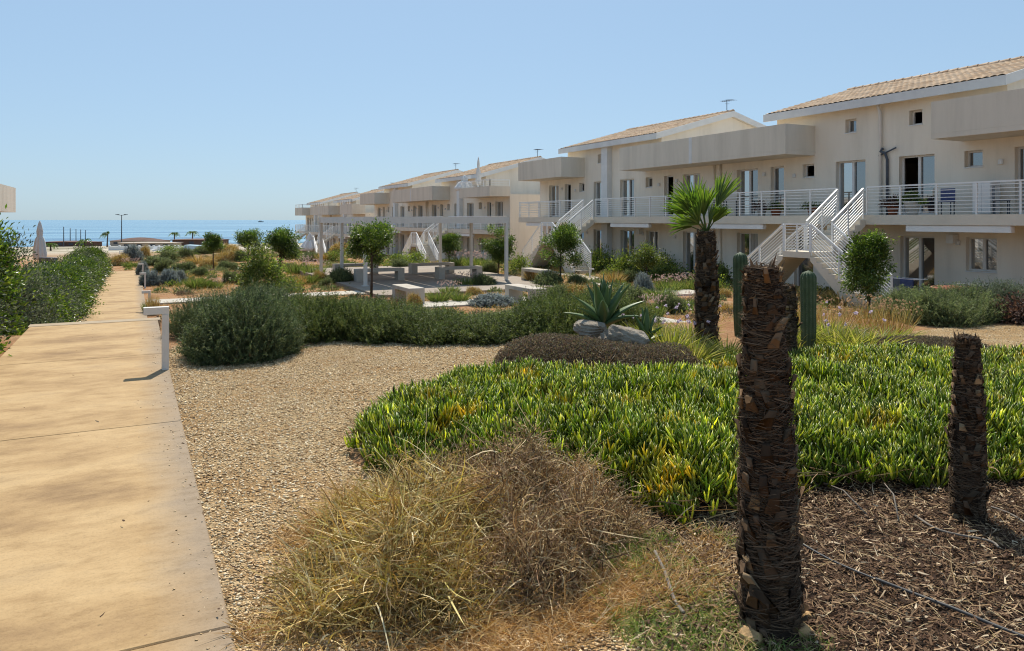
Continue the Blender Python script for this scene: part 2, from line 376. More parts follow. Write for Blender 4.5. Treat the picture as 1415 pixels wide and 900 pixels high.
def make_chip_mat(name, cols, scale, bump, dist, stretch=None, tint=None, tscale=1.2):
    m, nt, out = new_mat(name)
    p = N(nt, 'ShaderNodeBsdfPrincipled'); p.inputs['Roughness'].default_value = .95; p.inputs['Specular IOR Level'].default_value = .1
    tc = N(nt, 'ShaderNodeTexCoord'); mp = N(nt, 'ShaderNodeMapping'); mp.inputs['Scale'].default_value = stretch or (1, 1, 1)
    nz = noise(nt, 7, 3); mv = N(nt, 'ShaderNodeMix', data_type='RGBA'); mv.inputs[0].default_value = .06
    nt.links.new(tc.outputs['Object'], mv.inputs[6]); nt.links.new(nz.outputs['Color'], mv.inputs[7]); nt.links.new(mv.outputs[2], mp.inputs['Vector'])
    v = N(nt, 'ShaderNodeTexVoronoi'); v.inputs['Scale'].default_value = scale; nt.links.new(mp.outputs['Vector'], v.inputs['Vector'])
    sep = N(nt, 'ShaderNodeSeparateColor'); nt.links.new(v.outputs['Color'], sep.inputs['Color'])
    r = ramp(nt, cols); nt.links.new(sep.outputs[0], r.inputs['Fac'])
    colr = r.outputs['Color']
    if tint:
        n = noise(nt, tscale, 6, .65); k = ramp(nt, [(0, 0, 0), (1, 1, 1)], [.44, .66]); nt.links.new(n.outputs['Fac'], k.inputs['Fac'])
        mx = N(nt, 'ShaderNodeMix', data_type='RGBA'); nt.links.new(k.outputs['Color'], mx.inputs[0]); nt.links.new(colr, mx.inputs[6]); mx.inputs[7].default_value = (*tint, 1)
        colr = mx.outputs[2]
    nt.links.new(colr, p.inputs['Base Color'])
    b = N(nt, 'ShaderNodeBump', invert=True); b.inputs['Strength'].default_value = bump; b.inputs['Distance'].default_value = dist
    nt.links.new(v.outputs['Distance'], b.inputs['Height']); nt.links.new(b.outputs['Normal'], p.inputs['Normal'])
    nt.links.new(p.outputs['BSDF'], out.inputs['Surface'])
    return m
M['gravel'] = make_chip_mat('gravel_bed', [(.25, .14, .06), (.62, .44, .23), (.76, .57, .33), (.44, .25, .10)], 85, 1., .03, tint=(.50, .30, .13))
M['mulch'] = make_chip_mat('mulch_bed', [(.04, .022, .014), (.10, .055, .032), (.16, .095, .055), (.07, .04, .024)], 60, 1., .03, stretch=(1, 2, 1))
M['pebble'] = leaf_mat('pebbles', [(.20, .11, .05), (.54, .37, .19), (.72, .54, .31), (.88, .74, .51), (.46, .26, .10)], 0, .9, spec=.15)
M['chip'] = leaf_mat('wood_chips', [(.04, .022, .014), (.11, .062, .036), (.22, .135, .075), (.38, .26, .15), (.64, .51, .34)], 0, .9, [0, .35, .7, .9, 1], spec=.15)

def make_sea():
    m, nt, out = new_mat('sea_water')
    p = N(nt, 'ShaderNodeBsdfPrincipled'); p.inputs['Roughness'].default_value = .22; p.inputs['IOR'].default_value = 1.33
    n1 = noise(nt, .010, 5, .6, stretch=(.12, 1.6, 1)); r1 = ramp(nt, [(.06, .16, .26), (.12, .26, .36), (.22, .37, .45)], [.38, .5, .62])
    nt.links.new(n1.outputs['Fac'], r1.inputs['Fac']); nt.links.new(r1.outputs['Color'], p.inputs['Base Color'])
    b = N(nt, 'ShaderNodeBump'); b.inputs['Strength'].default_value = .6; b.inputs['Distance'].default_value = 1.2
    n2 = noise(nt, .18, 6, .65, stretch=(.5, 1.5, 1)); nt.links.new(n2.outputs['Fac'], b.inputs['Height']); nt.links.new(b.outputs['Normal'], p.inputs['Normal'])
    nt.links.new(p.outputs['BSDF'], out.inputs['Surface'])
    return m
M['sea'] = make_sea()

# ------------------------------------------------------------------ foliage builders (numpy)
def unit(v): return v / np.maximum(np.linalg.norm(v, axis=1, keepdims=True), 1e-9)
def rdir(n): return unit(rng.normal(size=(n, 3)))

def tones(n, sd=.3): return np.clip(rng.normal(0, sd, n), -.6, .9)

def blades(np_, P, D, L, W, droop, segs=3, tipw=0., side=None, base=.7, tone=None):
    """tapered curved ribbons: roots P, first direction D, length L, width W, droop vector (times L)"""
    n = len(P); L = np.broadcast_to(np.asarray(L, float), (n,)); W = np.broadcast_to(np.asarray(W, float), (n,))
    S = unit(np.cross(D, rdir(n))) if side is None else side
    ts = np.linspace(0, 1, segs + 1)
    V = np.zeros((n, 2 * segs + 1, 3))
    for i, t in enumerate(ts):
        c = P + D * (L * t)[:, None] + droop * (L * t * t)[:, None]
        if i < segs:
            w = W * (base + (1 - base) * math.sin(math.pi * min(1, t * 1.6)) if t < .62 else (1 - t) / .38 * .9 + .1) * .5
            V[:, 2 * i] = c - S * w[:, None]; V[:, 2 * i + 1] = c + S * w[:, None]
        else: V[:, 2 * segs] = c
    m = 2 * segs + 1; off = (np.arange(n) * m)[:, None]
    Q = [off + np.array([[2 * i, 2 * i + 1, 2 * i + 3, 2 * i + 2]]) for i in range(segs - 1)]
    T = off + np.array([[2 * segs - 2, 2 * segs - 1, 2 * segs]])
    np_.add(V.reshape(-1, 3), np.concatenate(Q) if Q else None, T, tone)

def leaves(np_, P, D, L, W, fold=.25, tone=None):
    """small folded leaves: base P, direction D"""
    n = len(P); L = np.broadcast_to(np.asarray(L, float), (n,))[:, None]; W = np.broadcast_to(np.asarray(W, float), (n,))[:, None]
    S = unit(np.cross(D, rdir(n))); U = np.cross(S, D)
    V = np.stack([P, P + D * L * .45 + S * W * .5 + U * W * fold, P + D * L - U * L * .12, P + D * L * .45 - S * W * .5 + U * W * fold], 1)
    off = (np.arange(n) * 4)[:, None]
    np_.add(V.reshape(-1, 3), None, np.concatenate([off + [[0, 1, 2]], off + [[0, 2, 3]]]), tone)

def dome_points(n, rx, ry, h, lumps=7, rough=.18, inner=.55, low=-.05):
    """points through the outer shell of a lumpy dome, with outward directions"""
    d = rdir(int(n * 2.4)); d = d[d[:, 2] > low][:n]; n = len(d)
    lc = rdir(lumps); lc[:, 2] = np.abs(lc[:, 2]); la = rng.uniform(-rough, rough, lumps)
    k = 1 + (np.exp(-((d[:, None] - lc[None]) ** 2).sum(2) / .22) * la[None]).sum(1)
    rad = k * (inner + (1 - inner) * rng.uniform(0, 1, n) ** .45)
    sgn = np.where(d[:, 2] < 0, .25, 1.)
    P = d * rad[:, None] * np.array([rx, ry, h]); P[:, 2] = np.maximum(P[:, 2] * sgn, .01)
    out = unit(d / np.array([rx, ry, h]))
    return P, out

def rosemary_mesh(name, rx, ry, h, shoots, mat, shoot=.22, needle=.035, K=11, upw=.55, nw=.0055, rough=.22):
    b = NP()
    P, O = dome_points(shoots, rx, ry, h, 9, rough, .5)
    n = len(P)
    D = unit(O * .8 + np.array([0, 0, upw]) + rng.normal(size=(n, 3)) * .38)
    L = shoot * rng.uniform(.6, 1.35, n)
    bend = rng.normal(size=(n, 3)) * .18 + np.array([0, 0, .12])
    P = P - D * (L * .6)[:, None]; P[:, 2] = np.maximum(P[:, 2], .004)
    tn_ = tones(n, .38); blades(b, P, D, L, nw * 1.1, bend, 2, tone=tn_)
    ts = np.linspace(.22, 1, K)
    base = np.concatenate([P + D * (L * t)[:, None] + bend * (L * t * t)[:, None] for t in ts for _ in range(4)])
    ax = np.tile(D, (4 * K, 1)); m = len(base)
    nd = unit(ax * .75 + rdir(m) * .85)
    ln = needle * rng.uniform(.6, 1.2, m)
    S = unit(np.cross(nd, rdir(m))) * (nw * .5)
    V = np.stack([base - S, base + S, base + nd * ln[:, None]], 1)
    b.add(V.reshape(-1, 3), None, np.arange(3 * m).reshape(-1, 3), np.tile(tn_, 4 * K))
    return b.mesh(name, mat)

def leafy_mesh(name, rx, ry, rz, n, mat, leaf=.07, clusters=46, spread=.2, dome=False, cz=0., upw=.15, aspect=.5, core=.35):
    """broad leaves in clumps through a crown volume centred at cz (or a dome on the ground)"""
    n = int(n * (1 if dome else 1.9)); b = NP()
    if dome: C, O = dome_points(clusters, rx, ry, rz, 6, .2, core)
    else:
        lb = rdir(6) * rng.uniform(.35, .62, 6)[:, None]; lr = rng.uniform(.40, .66, 6); li = rng.integers(0, 6, clusters)
        O = rdir(clusters); C = (lb[li] + O * (lr[li] * rng.uniform(core, 1, clusters) ** .5)[:, None]) * np.array([rx * 1.24, ry * 1.24, rz * 1.3])
        O = unit(C); C[:, 2] += cz
    idx = rng.integers(0, len(C), n)
    g = rng.normal(size=(n, 3)) * spread * np.array([1, 1, .8])
    P = C[idx] + g
    if dome: P[:, 2] = np.maximum(P[:, 2], .02)
    D = unit(unit(g) * .6 + O[idx] * .55 + np.array([0, 0, upw - .2]) + rng.normal(size=(n, 3)) * .45)
    L = leaf * rng.uniform(.6, 1.25, n)
    leaves(b, P, D, L, L * aspect, tone=tones(len(C), .28)[idx] + tones(n, .22))
    return b.mesh(name, mat)

def tuft_mesh(name, r, n, L, W, mat, droop=.5, spread=.55, segs=4, h0=0.):
    b = NP()
    a = rng.uniform(0, 2 * math.pi, n); q = r * np.sqrt(rng.uniform(0, 1, n))
    P = np.stack([q * np.cos(a), q * np.sin(a), np.full(n, h0)], 1)
    out = np.stack([np.cos(a), np.sin(a), np.zeros(n)], 1) * (q / r * spread)[:, None]
    D = unit(out + np.array([0, 0, 1.]) + rng.normal(size=(n, 3)) * .2)
    dr = np.stack([out[:, 0], out[:, 1], np.zeros(n)], 1) * droop * .9 + np.array([0, 0, -droop * .45]) * rng.uniform(.3, 1.2, n)[:, None]
    blades(b, P, D, L * rng.uniform(.55, 1.15, n), W, dr, segs, tone=tones(n, .25))
    return b.mesh(name, mat)

def flower_mesh(name, r, n, h, mat, head=.03, petals=9, stem=True):
    b = NP()
    a = rng.uniform(0, 2 * math.pi, n); q = r * np.sqrt(rng.uniform(0, 1, n))
    P = np.stack([q * np.cos(a), q * np.sin(a), np.zeros(n)], 1)
    D = unit(P * .3 / max(r, .01) + np.array([0, 0, 1.]) + rng.normal(size=(n, 3)) * .12)
    L = h * rng.uniform(.75, 1.12, n)
    T = P + D * L[:, None]
    if stem: blades(b, P, D, L, .006, np.zeros((n, 3)), 1)
    C = np.repeat(T, petals, 0); d = rdir(len(C))
    leaves(b, C, d, head * rng.uniform(.7, 1.2, len(C)), head * .6)
    return b.mesh(name, mat)

def twig_mesh(name, rx, ry, h, n, mat, L=.14, W=.004, leafn=0, leafmat=None, droop=.0, segs=2):
    b = NP()
    P, O = dome_points(n, rx, ry, h, 12, .32, .45)
    D = unit(O * .5 + np.array([0, 0, .35]) + rng.normal(size=(n, 3)) * .6)
    l = L * rng.uniform(.5, 1.3, n)
    P = P - D * (l * .6)[:, None]; P[:, 2] = np.maximum(P[:, 2], .003)
    blades(b, P, D, l, W, rng.normal(size=(n, 3)) * .25 + np.array([0, 0, -droop]), segs)
    if leafn:
        P2, O2 = dome_points(leafn, rx, ry, h, 9, .2, .6)
        leaves(b, P2, unit(O2 + rng.normal(size=(len(P2), 3)) * .9), L * .34 * rng.uniform(.6, 1.3, len(P2)), L * .2)
    return b.mesh(name, mat)

def inpoly(x, y, poly):
    x = np.asarray(x); y = np.asarray(y); r = np.zeros(x.shape, bool); n = len(poly)
    for i in range(n):
        x0, y0 = poly[i]; x1, y1 = poly[(i + 1) % n]
        if y0 == y1: continue
        c = ((y0 > y) != (y1 > y)) & (x < (x1 - x0) * (y - y0) / (y1 - y0) + x0)
        r ^= c
    return r

def edge_dist(x, y, poly):
    d = np.full(np.shape(x), 1e9); n = len(poly)
    for i in range(n):
        a = np.array(poly[i]); b = np.array(poly[(i + 1) % n]); e = b - a
        t = np.clip(((x - a[0]) * e[0] + (y - a[1]) * e[1]) / (e @ e), 0, 1)
        d = np.minimum(d, np.hypot(x - a[0] - t * e[0], y - a[1] - t * e[1]))
    return d

def scatter(poly, n):
    p = np.array(poly); lo, hi = p.min(0), p.max(0); out = np.zeros((0, 2))
    while len(out) < n:
        q = rng.uniform(lo, hi, (n * 2, 2)); out = np.concatenate([out, q[inpoly(q[:, 0], q[:, 1], poly)]])
    return out[:n]

def vnoise(x, y, sc_, seed=0):
    r = np.random.default_rng(seed); ph = r.uniform(0, 6.28, (6, 2)); k = r.uniform(.5, 1.6, (6, 2)) * sc_ * r.choice([-1, 1], (6, 2))
    return sum(np.sin(x * k[i, 0] + y * k[i, 1] * .8 + ph[i, 0]) * np.cos(y * k[i, 1] - x * k[i, 0] * .6 + ph[i, 1]) for i in range(6)) / 6

def wpoly(l): return [site(a, b) for a, b in l]

# ================================================================== SETTING
def grid_mesh(name, xs, ys, zf, mat, smooth=True):
    X, Y = np.meshgrid(xs, ys); Z = zf(X, Y)
    V = np.stack([X, Y, Z], -1).reshape(-1, 3); w = len(xs); h = len(ys)
    i = (np.arange(h - 1)[:, None] * w + np.arange(w - 1)[None]).ravel()
    return npmesh(name, V, np.stack([i, i + 1, i + w + 1, i + w], 1), None, mat, smooth)

xs = np.concatenate([np.arange(-400, -12, 12), np.arange(-12, 40, .5), np.arange(40, 420, 14)])
ys = np.concatenate([np.arange(-40, 0, 2), np.arange(0, 60, .5), np.arange(60, 130, 1.5), np.arange(130, 430, 6)])
def gz(X, Y):
    z = terr(X, Y)
    k = sstep(17, 22, Y + .35 * X) * .05
    return z + k * vnoise(X, Y, .9, 3) * np.where(X > -1.6, 1, 0) * np.where(X < .6, 0, 1)
tag(link('ground', grid_mesh('ground', xs, ys, gz, M['ground'])), 'orange brown garden soil sloping down to the pale beach', 'ground', kind='structure')

seam = MB(); seam.poly([(-40000, 200, -6.4), (40000, 200, -6.4), (40000, 60000, -6.4), (-40000, 60000, -6.4)])
tag(seam.build('sea', M['sea']), 'calm blue sea reaching the horizon', 'sea', kind='structure')

# concrete walk: upper slabs with open joints, a flight of steps, lower walk
PL, PR = -1.39, .34
pm = MB(); joints = [-6.95, -3.6, -.25, 3.1, 6.45, 9.8, 13.1]
for a, b in zip(joints[:-1], joints[1:]):
    pm.cbox(PL, PR, a + .004, b - .004, -.45, 0, .006)
tag(pm.build('path', M['path']), 'ochre stained concrete walk leading down to the sea', 'path', kind='structure')
st = MB(); st.box(PL - .02, PR + .04, 13.104, 13.4, -.6, .004)
for i in range(7):
    st.box(PL, PR, 13.404 + i * .34, 13.744 + i * .34, -1.6, -.17 * (i + 1))
tag(st.build('path_steps', M['step_edge']), 'pale edged steps where the walk drops to its lower level', 'steps', kind='structure')
lp = MB(); js = list(np.arange(15.79, 50.5, 3.35)) + [50.6]
for a, b in zip(js[:-1], js[1:]):
    za, zb = tz(-.5, a) + .05, tz(-.5, b) + .05
    if a < 17: za = zb = -1.17
    v = [(PL, a + .004), (PR, a + .004), (PR, b - .004), (PL, b - .004)]
    lp.loft([[(x, y, -2.2) for x, y in v], [(v[0][0], v[0][1], za), (v[1][0], v[1][1], za), (v[2][0], v[2][1], zb), (v[3][0], v[3][1], zb)]])
tag(lp.build('lower_path', M['path']), 'lower stretch of the concrete walk between hedge and flower beds', 'path', kind='structure')

def strip(name, pts, w, mat, label, dz=.05):
    """paved strip following the terrain"""
    m = MB()
    fine = []
    for (a, b) in zip(pts[:-1], pts[1:]):
        k = max(2, int(math.hypot(b[0] - a[0], b[1] - a[1]) / .8))
        fine += [(a[0] + (b[0] - a[0]) * i / k, a[1] + (b[1] - a[1]) * i / k) for i in range(k)]
    fine.append(pts[-1])
    rings = []
    for i, p in enumerate(fine):
        a = fine[max(0, i - 1)]; b = fine[min(len(fine) - 1, i + 1)]
        dx, dy = b[0] - a[0], b[1] - a[1]; l = math.hypot(dx, dy); nx, ny = -dy / l * w / 2, dx / l * w / 2
        z = max(tz(p[0] + nx, p[1] + ny), tz(p[0] - nx, p[1] - ny)) + dz
        rings.append([(p[0] + nx, p[1] + ny, z - .4), (p[0] + nx, p[1] + ny, z), (p[0] - nx, p[1] - ny, z), (p[0] - nx, p[1] - ny, z - .4)])
    m.loft(rings)
    return tag(m.build(name, mat), label, 'paving', kind='structure')

PZ = -1.13
pz = MB()
for i in range(5):
    for j in range(9):
        pz.box(7.9 + i * 1.72 + .005, 7.9 + (i + 1) * 1.72 - .005, 26 + j * 1.8 + .005, 26 + (j + 1) * 1.8 - .005, -1.6, PZ)
tag(pz.build('plaza', M['plaza']), 'paved square under the white pergola', 'paving', kind='structure')
strip('walkway', [(.4, 28.1), (7.85, 28.1)], 1.3, M['pale_pave'], 'pale paved walkway from the walk to the pergola square')
strip('walkway', [(8.2, 22.9), (12.2, 22.7), (19.5, 22.2)], 1.5, M['pale_pave'], 'pale paved walkway crossing in front of the two near benches')
strip('walkway', [(12.8, 12.5), (12.8, 21.9)], 1.0, M['pale_pave'], 'pale walkway running back behind the agave bed')
strip('walkway', [(15.6, 17.5), (17.2, 22.5), (18.3, 27), (20., 31), (20.6, 40)], .9, M['pale_pave'], 'narrow pale garden path along the apartment gardens')

# flat beds on the upper terrace
def bed(name, poly, z, mat, label, cat):
    m = MB(); fine = []
    for i in range(len(poly)):
        a = np.array(poly[i]); b = np.array(poly[(i + 1) % len(poly)]); k = max(1, int(np.hypot(*(b - a)) / .12))
        for j in range(k):
            p = a + (b - a) * j / k
            fine.append((p[0] + .05 * vnoise(p[0], p[1], 6, 2), p[1] + .05 * vnoise(p[0], p[1], 6, 4), z))
    m.poly(fine)
    return tag(m.build(name, mat), label, cat, kind='structure')

GRAVEL = [(.26, 1.0), (2.2, 2.2), (3.2, 3.2)] + wpoly([(560, 4.3), (480, 5.0), (500, 5.9), (600, 6.9), (760, 7.2), (900, 7.3), (830, 9.6), (700, 9.8), (560, 10.2), (415, 10.4), (240, 9.4)]) + [(.26, 9.6)]
bed('gravel_bed', GRAVEL, -.012, M['gravel'], 'pale gravel beside the concrete walk', 'gravel')
GRAVEL2 = wpoly([(1180, 8.3), (1300, 7.6), (1600, 7.2), (1600, 11.2), (1330, 11.3), (1230, 10.4)])
bed('gravel_patch', GRAVEL2, -.012, M['gravel'], 'pale gravel patch behind the ice plants at the right', 'gravel')
MULCH = wpoly([(860, 2.3), (1600, 2.2), (1650, 5.4), (1200, 5.3), (1000, 4.8), (900, 4.0)])
bed('mulch_bed', MULCH, -.010, M['mulch'], 'dark bark mulch around the palm stumps', 'mulch')

# loose stones, chips, straw and grass: stuff
def rocks_mesh(name, xy, z, size, mat, flat=.55, long=1.4):
    n = len(xy); base = np.array([(1, 0, 0), (0, 1, 0), (-1, 0, 0), (0, -1, 0), (0, 0, 1), (0, 0, -1)], float)
    s = size * rng.uniform(.5, 1.4, n); a = rng.uniform(0, 6.28, n)
    V = base[None] * (1 + rng.uniform(-.35, .35, (n, 6, 1))) * s[:, None, None] * np.array([long, 1, flat])
    tl = rng.normal(0, .35, n)[:, None]
    V[:, :, 2] += V[:, :, 0] * tl
    c, q = np.cos(a)[:, None], np.sin(a)[:, None]
    X = V[:, :, 0] * c - V[:, :, 1] * q; Y = V[:, :, 0] * q + V[:, :, 1] * c
    V = np.stack([X + xy[:, 0:1], Y + xy[:, 1:2], V[:, :, 2] + z + s[:, None] * flat * .5], -1)
    f = np.array([(0, 1, 4), (1, 2, 4), (2, 3, 4), (3, 0, 4), (1, 0, 5), (2, 1, 5), (3, 2, 5), (0, 3, 5)])
    T = (np.arange(n) * 6)[:, None, None] + f[None]
    return npmesh(name, V.reshape(-1, 3), None, T.reshape(-1, 3), mat)

pts = np.concatenate([scatter(GRAVEL, 52000), scatter(GRAVEL2, 5000)])
kick = np.stack([.34 - np.abs(rng.normal(0, .10, 260)), rng.uniform(2.4, 12, 260)], 1)          # stones kicked onto the walk
d0 = np.hypot(pts[:, 0], pts[:, 1]); pts = pts[(d0 > 2.2)]
tag(link('stray_gravel', rocks_mesh('stray_gravel', kick, .0, .005, M['pebble'])), 'stray gravel stones on the border of the walk', 'gravel', kind='stuff')
tag(link('gravel_stones', rocks_mesh('gravel_stones', pts, -.012, .0075, M['pebble'])), 'loose tan gravel stones beside the walk', 'gravel', kind='stuff')

def chips_mesh(name, xy, z, L, W, mat, tilt=.5):
    n = len(xy); a = rng.uniform(0, 6.28, n)
    D = unit(np.stack([np.cos(a), np.sin(a), rng.normal(0, tilt, n) * .5], 1)); b = NP()
    P = np.stack([xy[:, 0], xy[:, 1], z + rng.uniform(.002, .03, n)], 1)
    S = unit(np.cross(D, np.array([0, 0, 1.]) + rng.normal(size=(n, 3)) * tilt))
    l = L * rng.uniform(.3, 1.5, n)
    blades(b, P - D * l[:, None] * .5, D, l, W * rng.uniform(.5, 1.4, n), rng.normal(size=(n, 3)) * .25, 2, side=S, base=.9)
    return b.mesh(name, mat)
tag(link('mulch_chips', chips_mesh('mulch_chips', scatter(MULCH, 30000), -.01, .038, .0075, M['chip'])), 'scattered bark chips under the palm stumps', 'mulch', kind='stuff')

LQ = np.concatenate([np.stack([rng.normal(.40, .05, 420), rng.uniform(2.4, 13, 420)], 1), np.stack([rng.uniform(-1.3, .3, 26), rng.uniform(2.6, 13, 26)], 1)]); LQ = LQ[LQ[:, 0] < .55]
tag(link('leaf_litter', chips_mesh('leaf_litter', LQ, .002, .022, .008, M['chip'], .5)), 'dry leaf litter along the right border of the walk', 'leaf litter', kind='stuff')

tag(link('mulch_twigs', chips_mesh('mulch_twigs', scatter(MULCH, 4500), -.004, .10, .003, M['drybush'], .35)), 'thin pale twigs lying on the bark mulch', 'twigs', kind='stuff')

def straw_mesh(name, xy, z0, L, W, mat, flat=.5, segs=3):
    n = len(xy); a = rng.uniform(0, 6.28, n)
    D = unit(np.stack([np.cos(a), np.sin(a), rng.uniform(.05, 1.2, n) * flat * 2], 1)); b = NP()
    z = terr(xy[:, 0], xy[:, 1]) + z0
    P = np.stack([xy[:, 0], xy[:, 1], z], 1)
    l = L * rng.uniform(.4, 1.4, n)
    dr = rng.normal(size=(n, 3)) * .15; dr[:, 2] -= .35 * D[:, 2]
    blades(b, P, D, l, W, dr, segs)
    return b.mesh(name, mat)
STRAW = wpoly([(330, 2.75), (330, 3.3), (400, 3.9), (470, 4.5), (520, 4.5), (860, 3.9), (960, 3.3), (960, 2.4), (700, 2.3), (400, 2.4)])
q = np.concatenate([scatter(STRAW, 40000), scatter(wpoly([(780, 2.3), (780, 3.4), (860, 3.9), (1000, 3.8), (1020, 2.8), (1000, 2.3)]), 9000)]); keep = vnoise(q[:, 0], q[:, 1], 3.2, 9) + .5 * vnoise(q[:, 0], q[:, 1], 11, 10) + .35 * edge_dist(q[:, 0], q[:, 1], STRAW) + rng.normal(0, .12, len(q)) > .03
tag(link('straw', straw_mesh('straw', q[keep], .0, .11, .0035, M['straw'], .5)), 'orange dry straw lying around the dead bushes', 'dry grass', kind='stuff')
q = scatter(GRAVEL, 5000); keep = vnoise(q[:, 0], q[:, 1], 3.5, 12) + rng.normal(0, .2, 5000) > .36
tag(link('straw_patches', straw_mesh('straw_patches', q[keep], .0, .06, .003, M['straw'], .15)), 'orange dry weed patches on the gravel', 'dry grass', kind='stuff')
GG = wpoly([(800, 3.0), (830, 3.7), (930, 4.0), (1020, 3.7), (1050, 3.1), (1180, 2.75), (1180, 2.5), (1000, 2.45), (880, 2.6)])
q = scatter(GG, 17000); keep = vnoise(q[:, 0], q[:, 1], 5, 21) + .5 * vnoise(q[:, 0], q[:, 1], 13, 22) + rng.normal(0, .12, len(q)) + .5 * edge_dist(q[:, 0], q[:, 1], GG) > .08
tag(link('short_grass', straw_mesh('short_grass', q[keep], 0, .075, .0035, M['greengrass'], .8)), 'pale green short grass in front of the large stump', 'grass', kind='stuff')

# low weeds and ground cover over the middle garden
def unpaved(q):
    k = ~((q[:, 0] > 7.6) & (q[:, 0] < 16.8) & (q[:, 1] > 25.7) & (q[:, 1] < 42.5))
    for (x0, x1, y0, y1) in ((0, 8, 27.3, 28.9), (8, 20, 21.3, 23.8), (12.2, 13.4, 12, 22)): k &= ~((q[:, 0] > x0) & (q[:, 0] < x1) & (q[:, 1] > y0) & (q[:, 1] < y1))
    return k
q = np.concatenate([np.stack([rng.uniform(.7, 24, 90000), rng.uniform(11.5, 60, 90000)], 1), np.stack([rng.uniform(-1, 24, 50000), rng.uniform(55, 130, 50000)], 1)])
q = q[unpaved(q) & (vnoise(q[:, 0], q[:, 1], .7, 31) + .02 * np.minimum(q[:, 0], 12) > -.02)]
tag(link('garden_weeds', straw_mesh('garden_weeds', q, 0, .26, .012, M['drygrass'], 1.1, 2)), 'thin dry weeds over the garden beds', 'weeds', kind='stuff')
def cover(name, cnt, seed, thr, mat, per, leaf, hk):
    c = np.concatenate([np.stack([rng.uniform(.8, 24, cnt), rng.uniform(11.5, 60, cnt)], 1), np.stack([rng.uniform(-1, 24, cnt // 2), rng.uniform(55, 125, cnt // 2)], 1)])
    c = c[unpaved(c) & (vnoise(c[:, 0], c[:, 1], .6, seed) + .03 * np.minimum(c[:, 0], 12) > thr)]
    m = len(c); r = rng.uniform(.14, .5, m); k = np.repeat(np.arange(m), per)
    d = rdir(len(k)); d[:, 2] = np.abs(d[:, 2]); rad = rng.uniform(.5, 1, len(k))[:, None]
    P = d * rad * r[k][:, None] * np.array([1, 1, hk]); P[:, :2] += c[k]; P[:, 2] += terr(P[:, 0], P[:, 1])
    b = NP(); leaves(b, P, unit(d + rng.normal(size=d.shape) * .6 + np.array([0, 0, .3])), leaf * rng.uniform(.6, 1.3, len(k)), leaf * .4)
    return b.mesh(name, mat)
tag(link('garden_ground_cover', cover('garden_ground_cover', 520, 77, .06, M['midgreen'], 170, .10, .62)), 'low green ground cover between the garden shrubs', 'ground cover', kind='stuff')
tag(link('garden_flower_cover', cover('garden_flower_cover', 260, 15, .10, M['tuft_green'], 150, .11, .75)), 'low yellow green plants between the garden shrubs', 'ground cover', kind='stuff')
tag(link('garden_rust_cover', cover('garden_rust_cover', 200, 54, .12, M['mound'], 150, .08, .5)), 'low rusty brown plants between the garden shrubs', 'ground cover', kind='stuff')

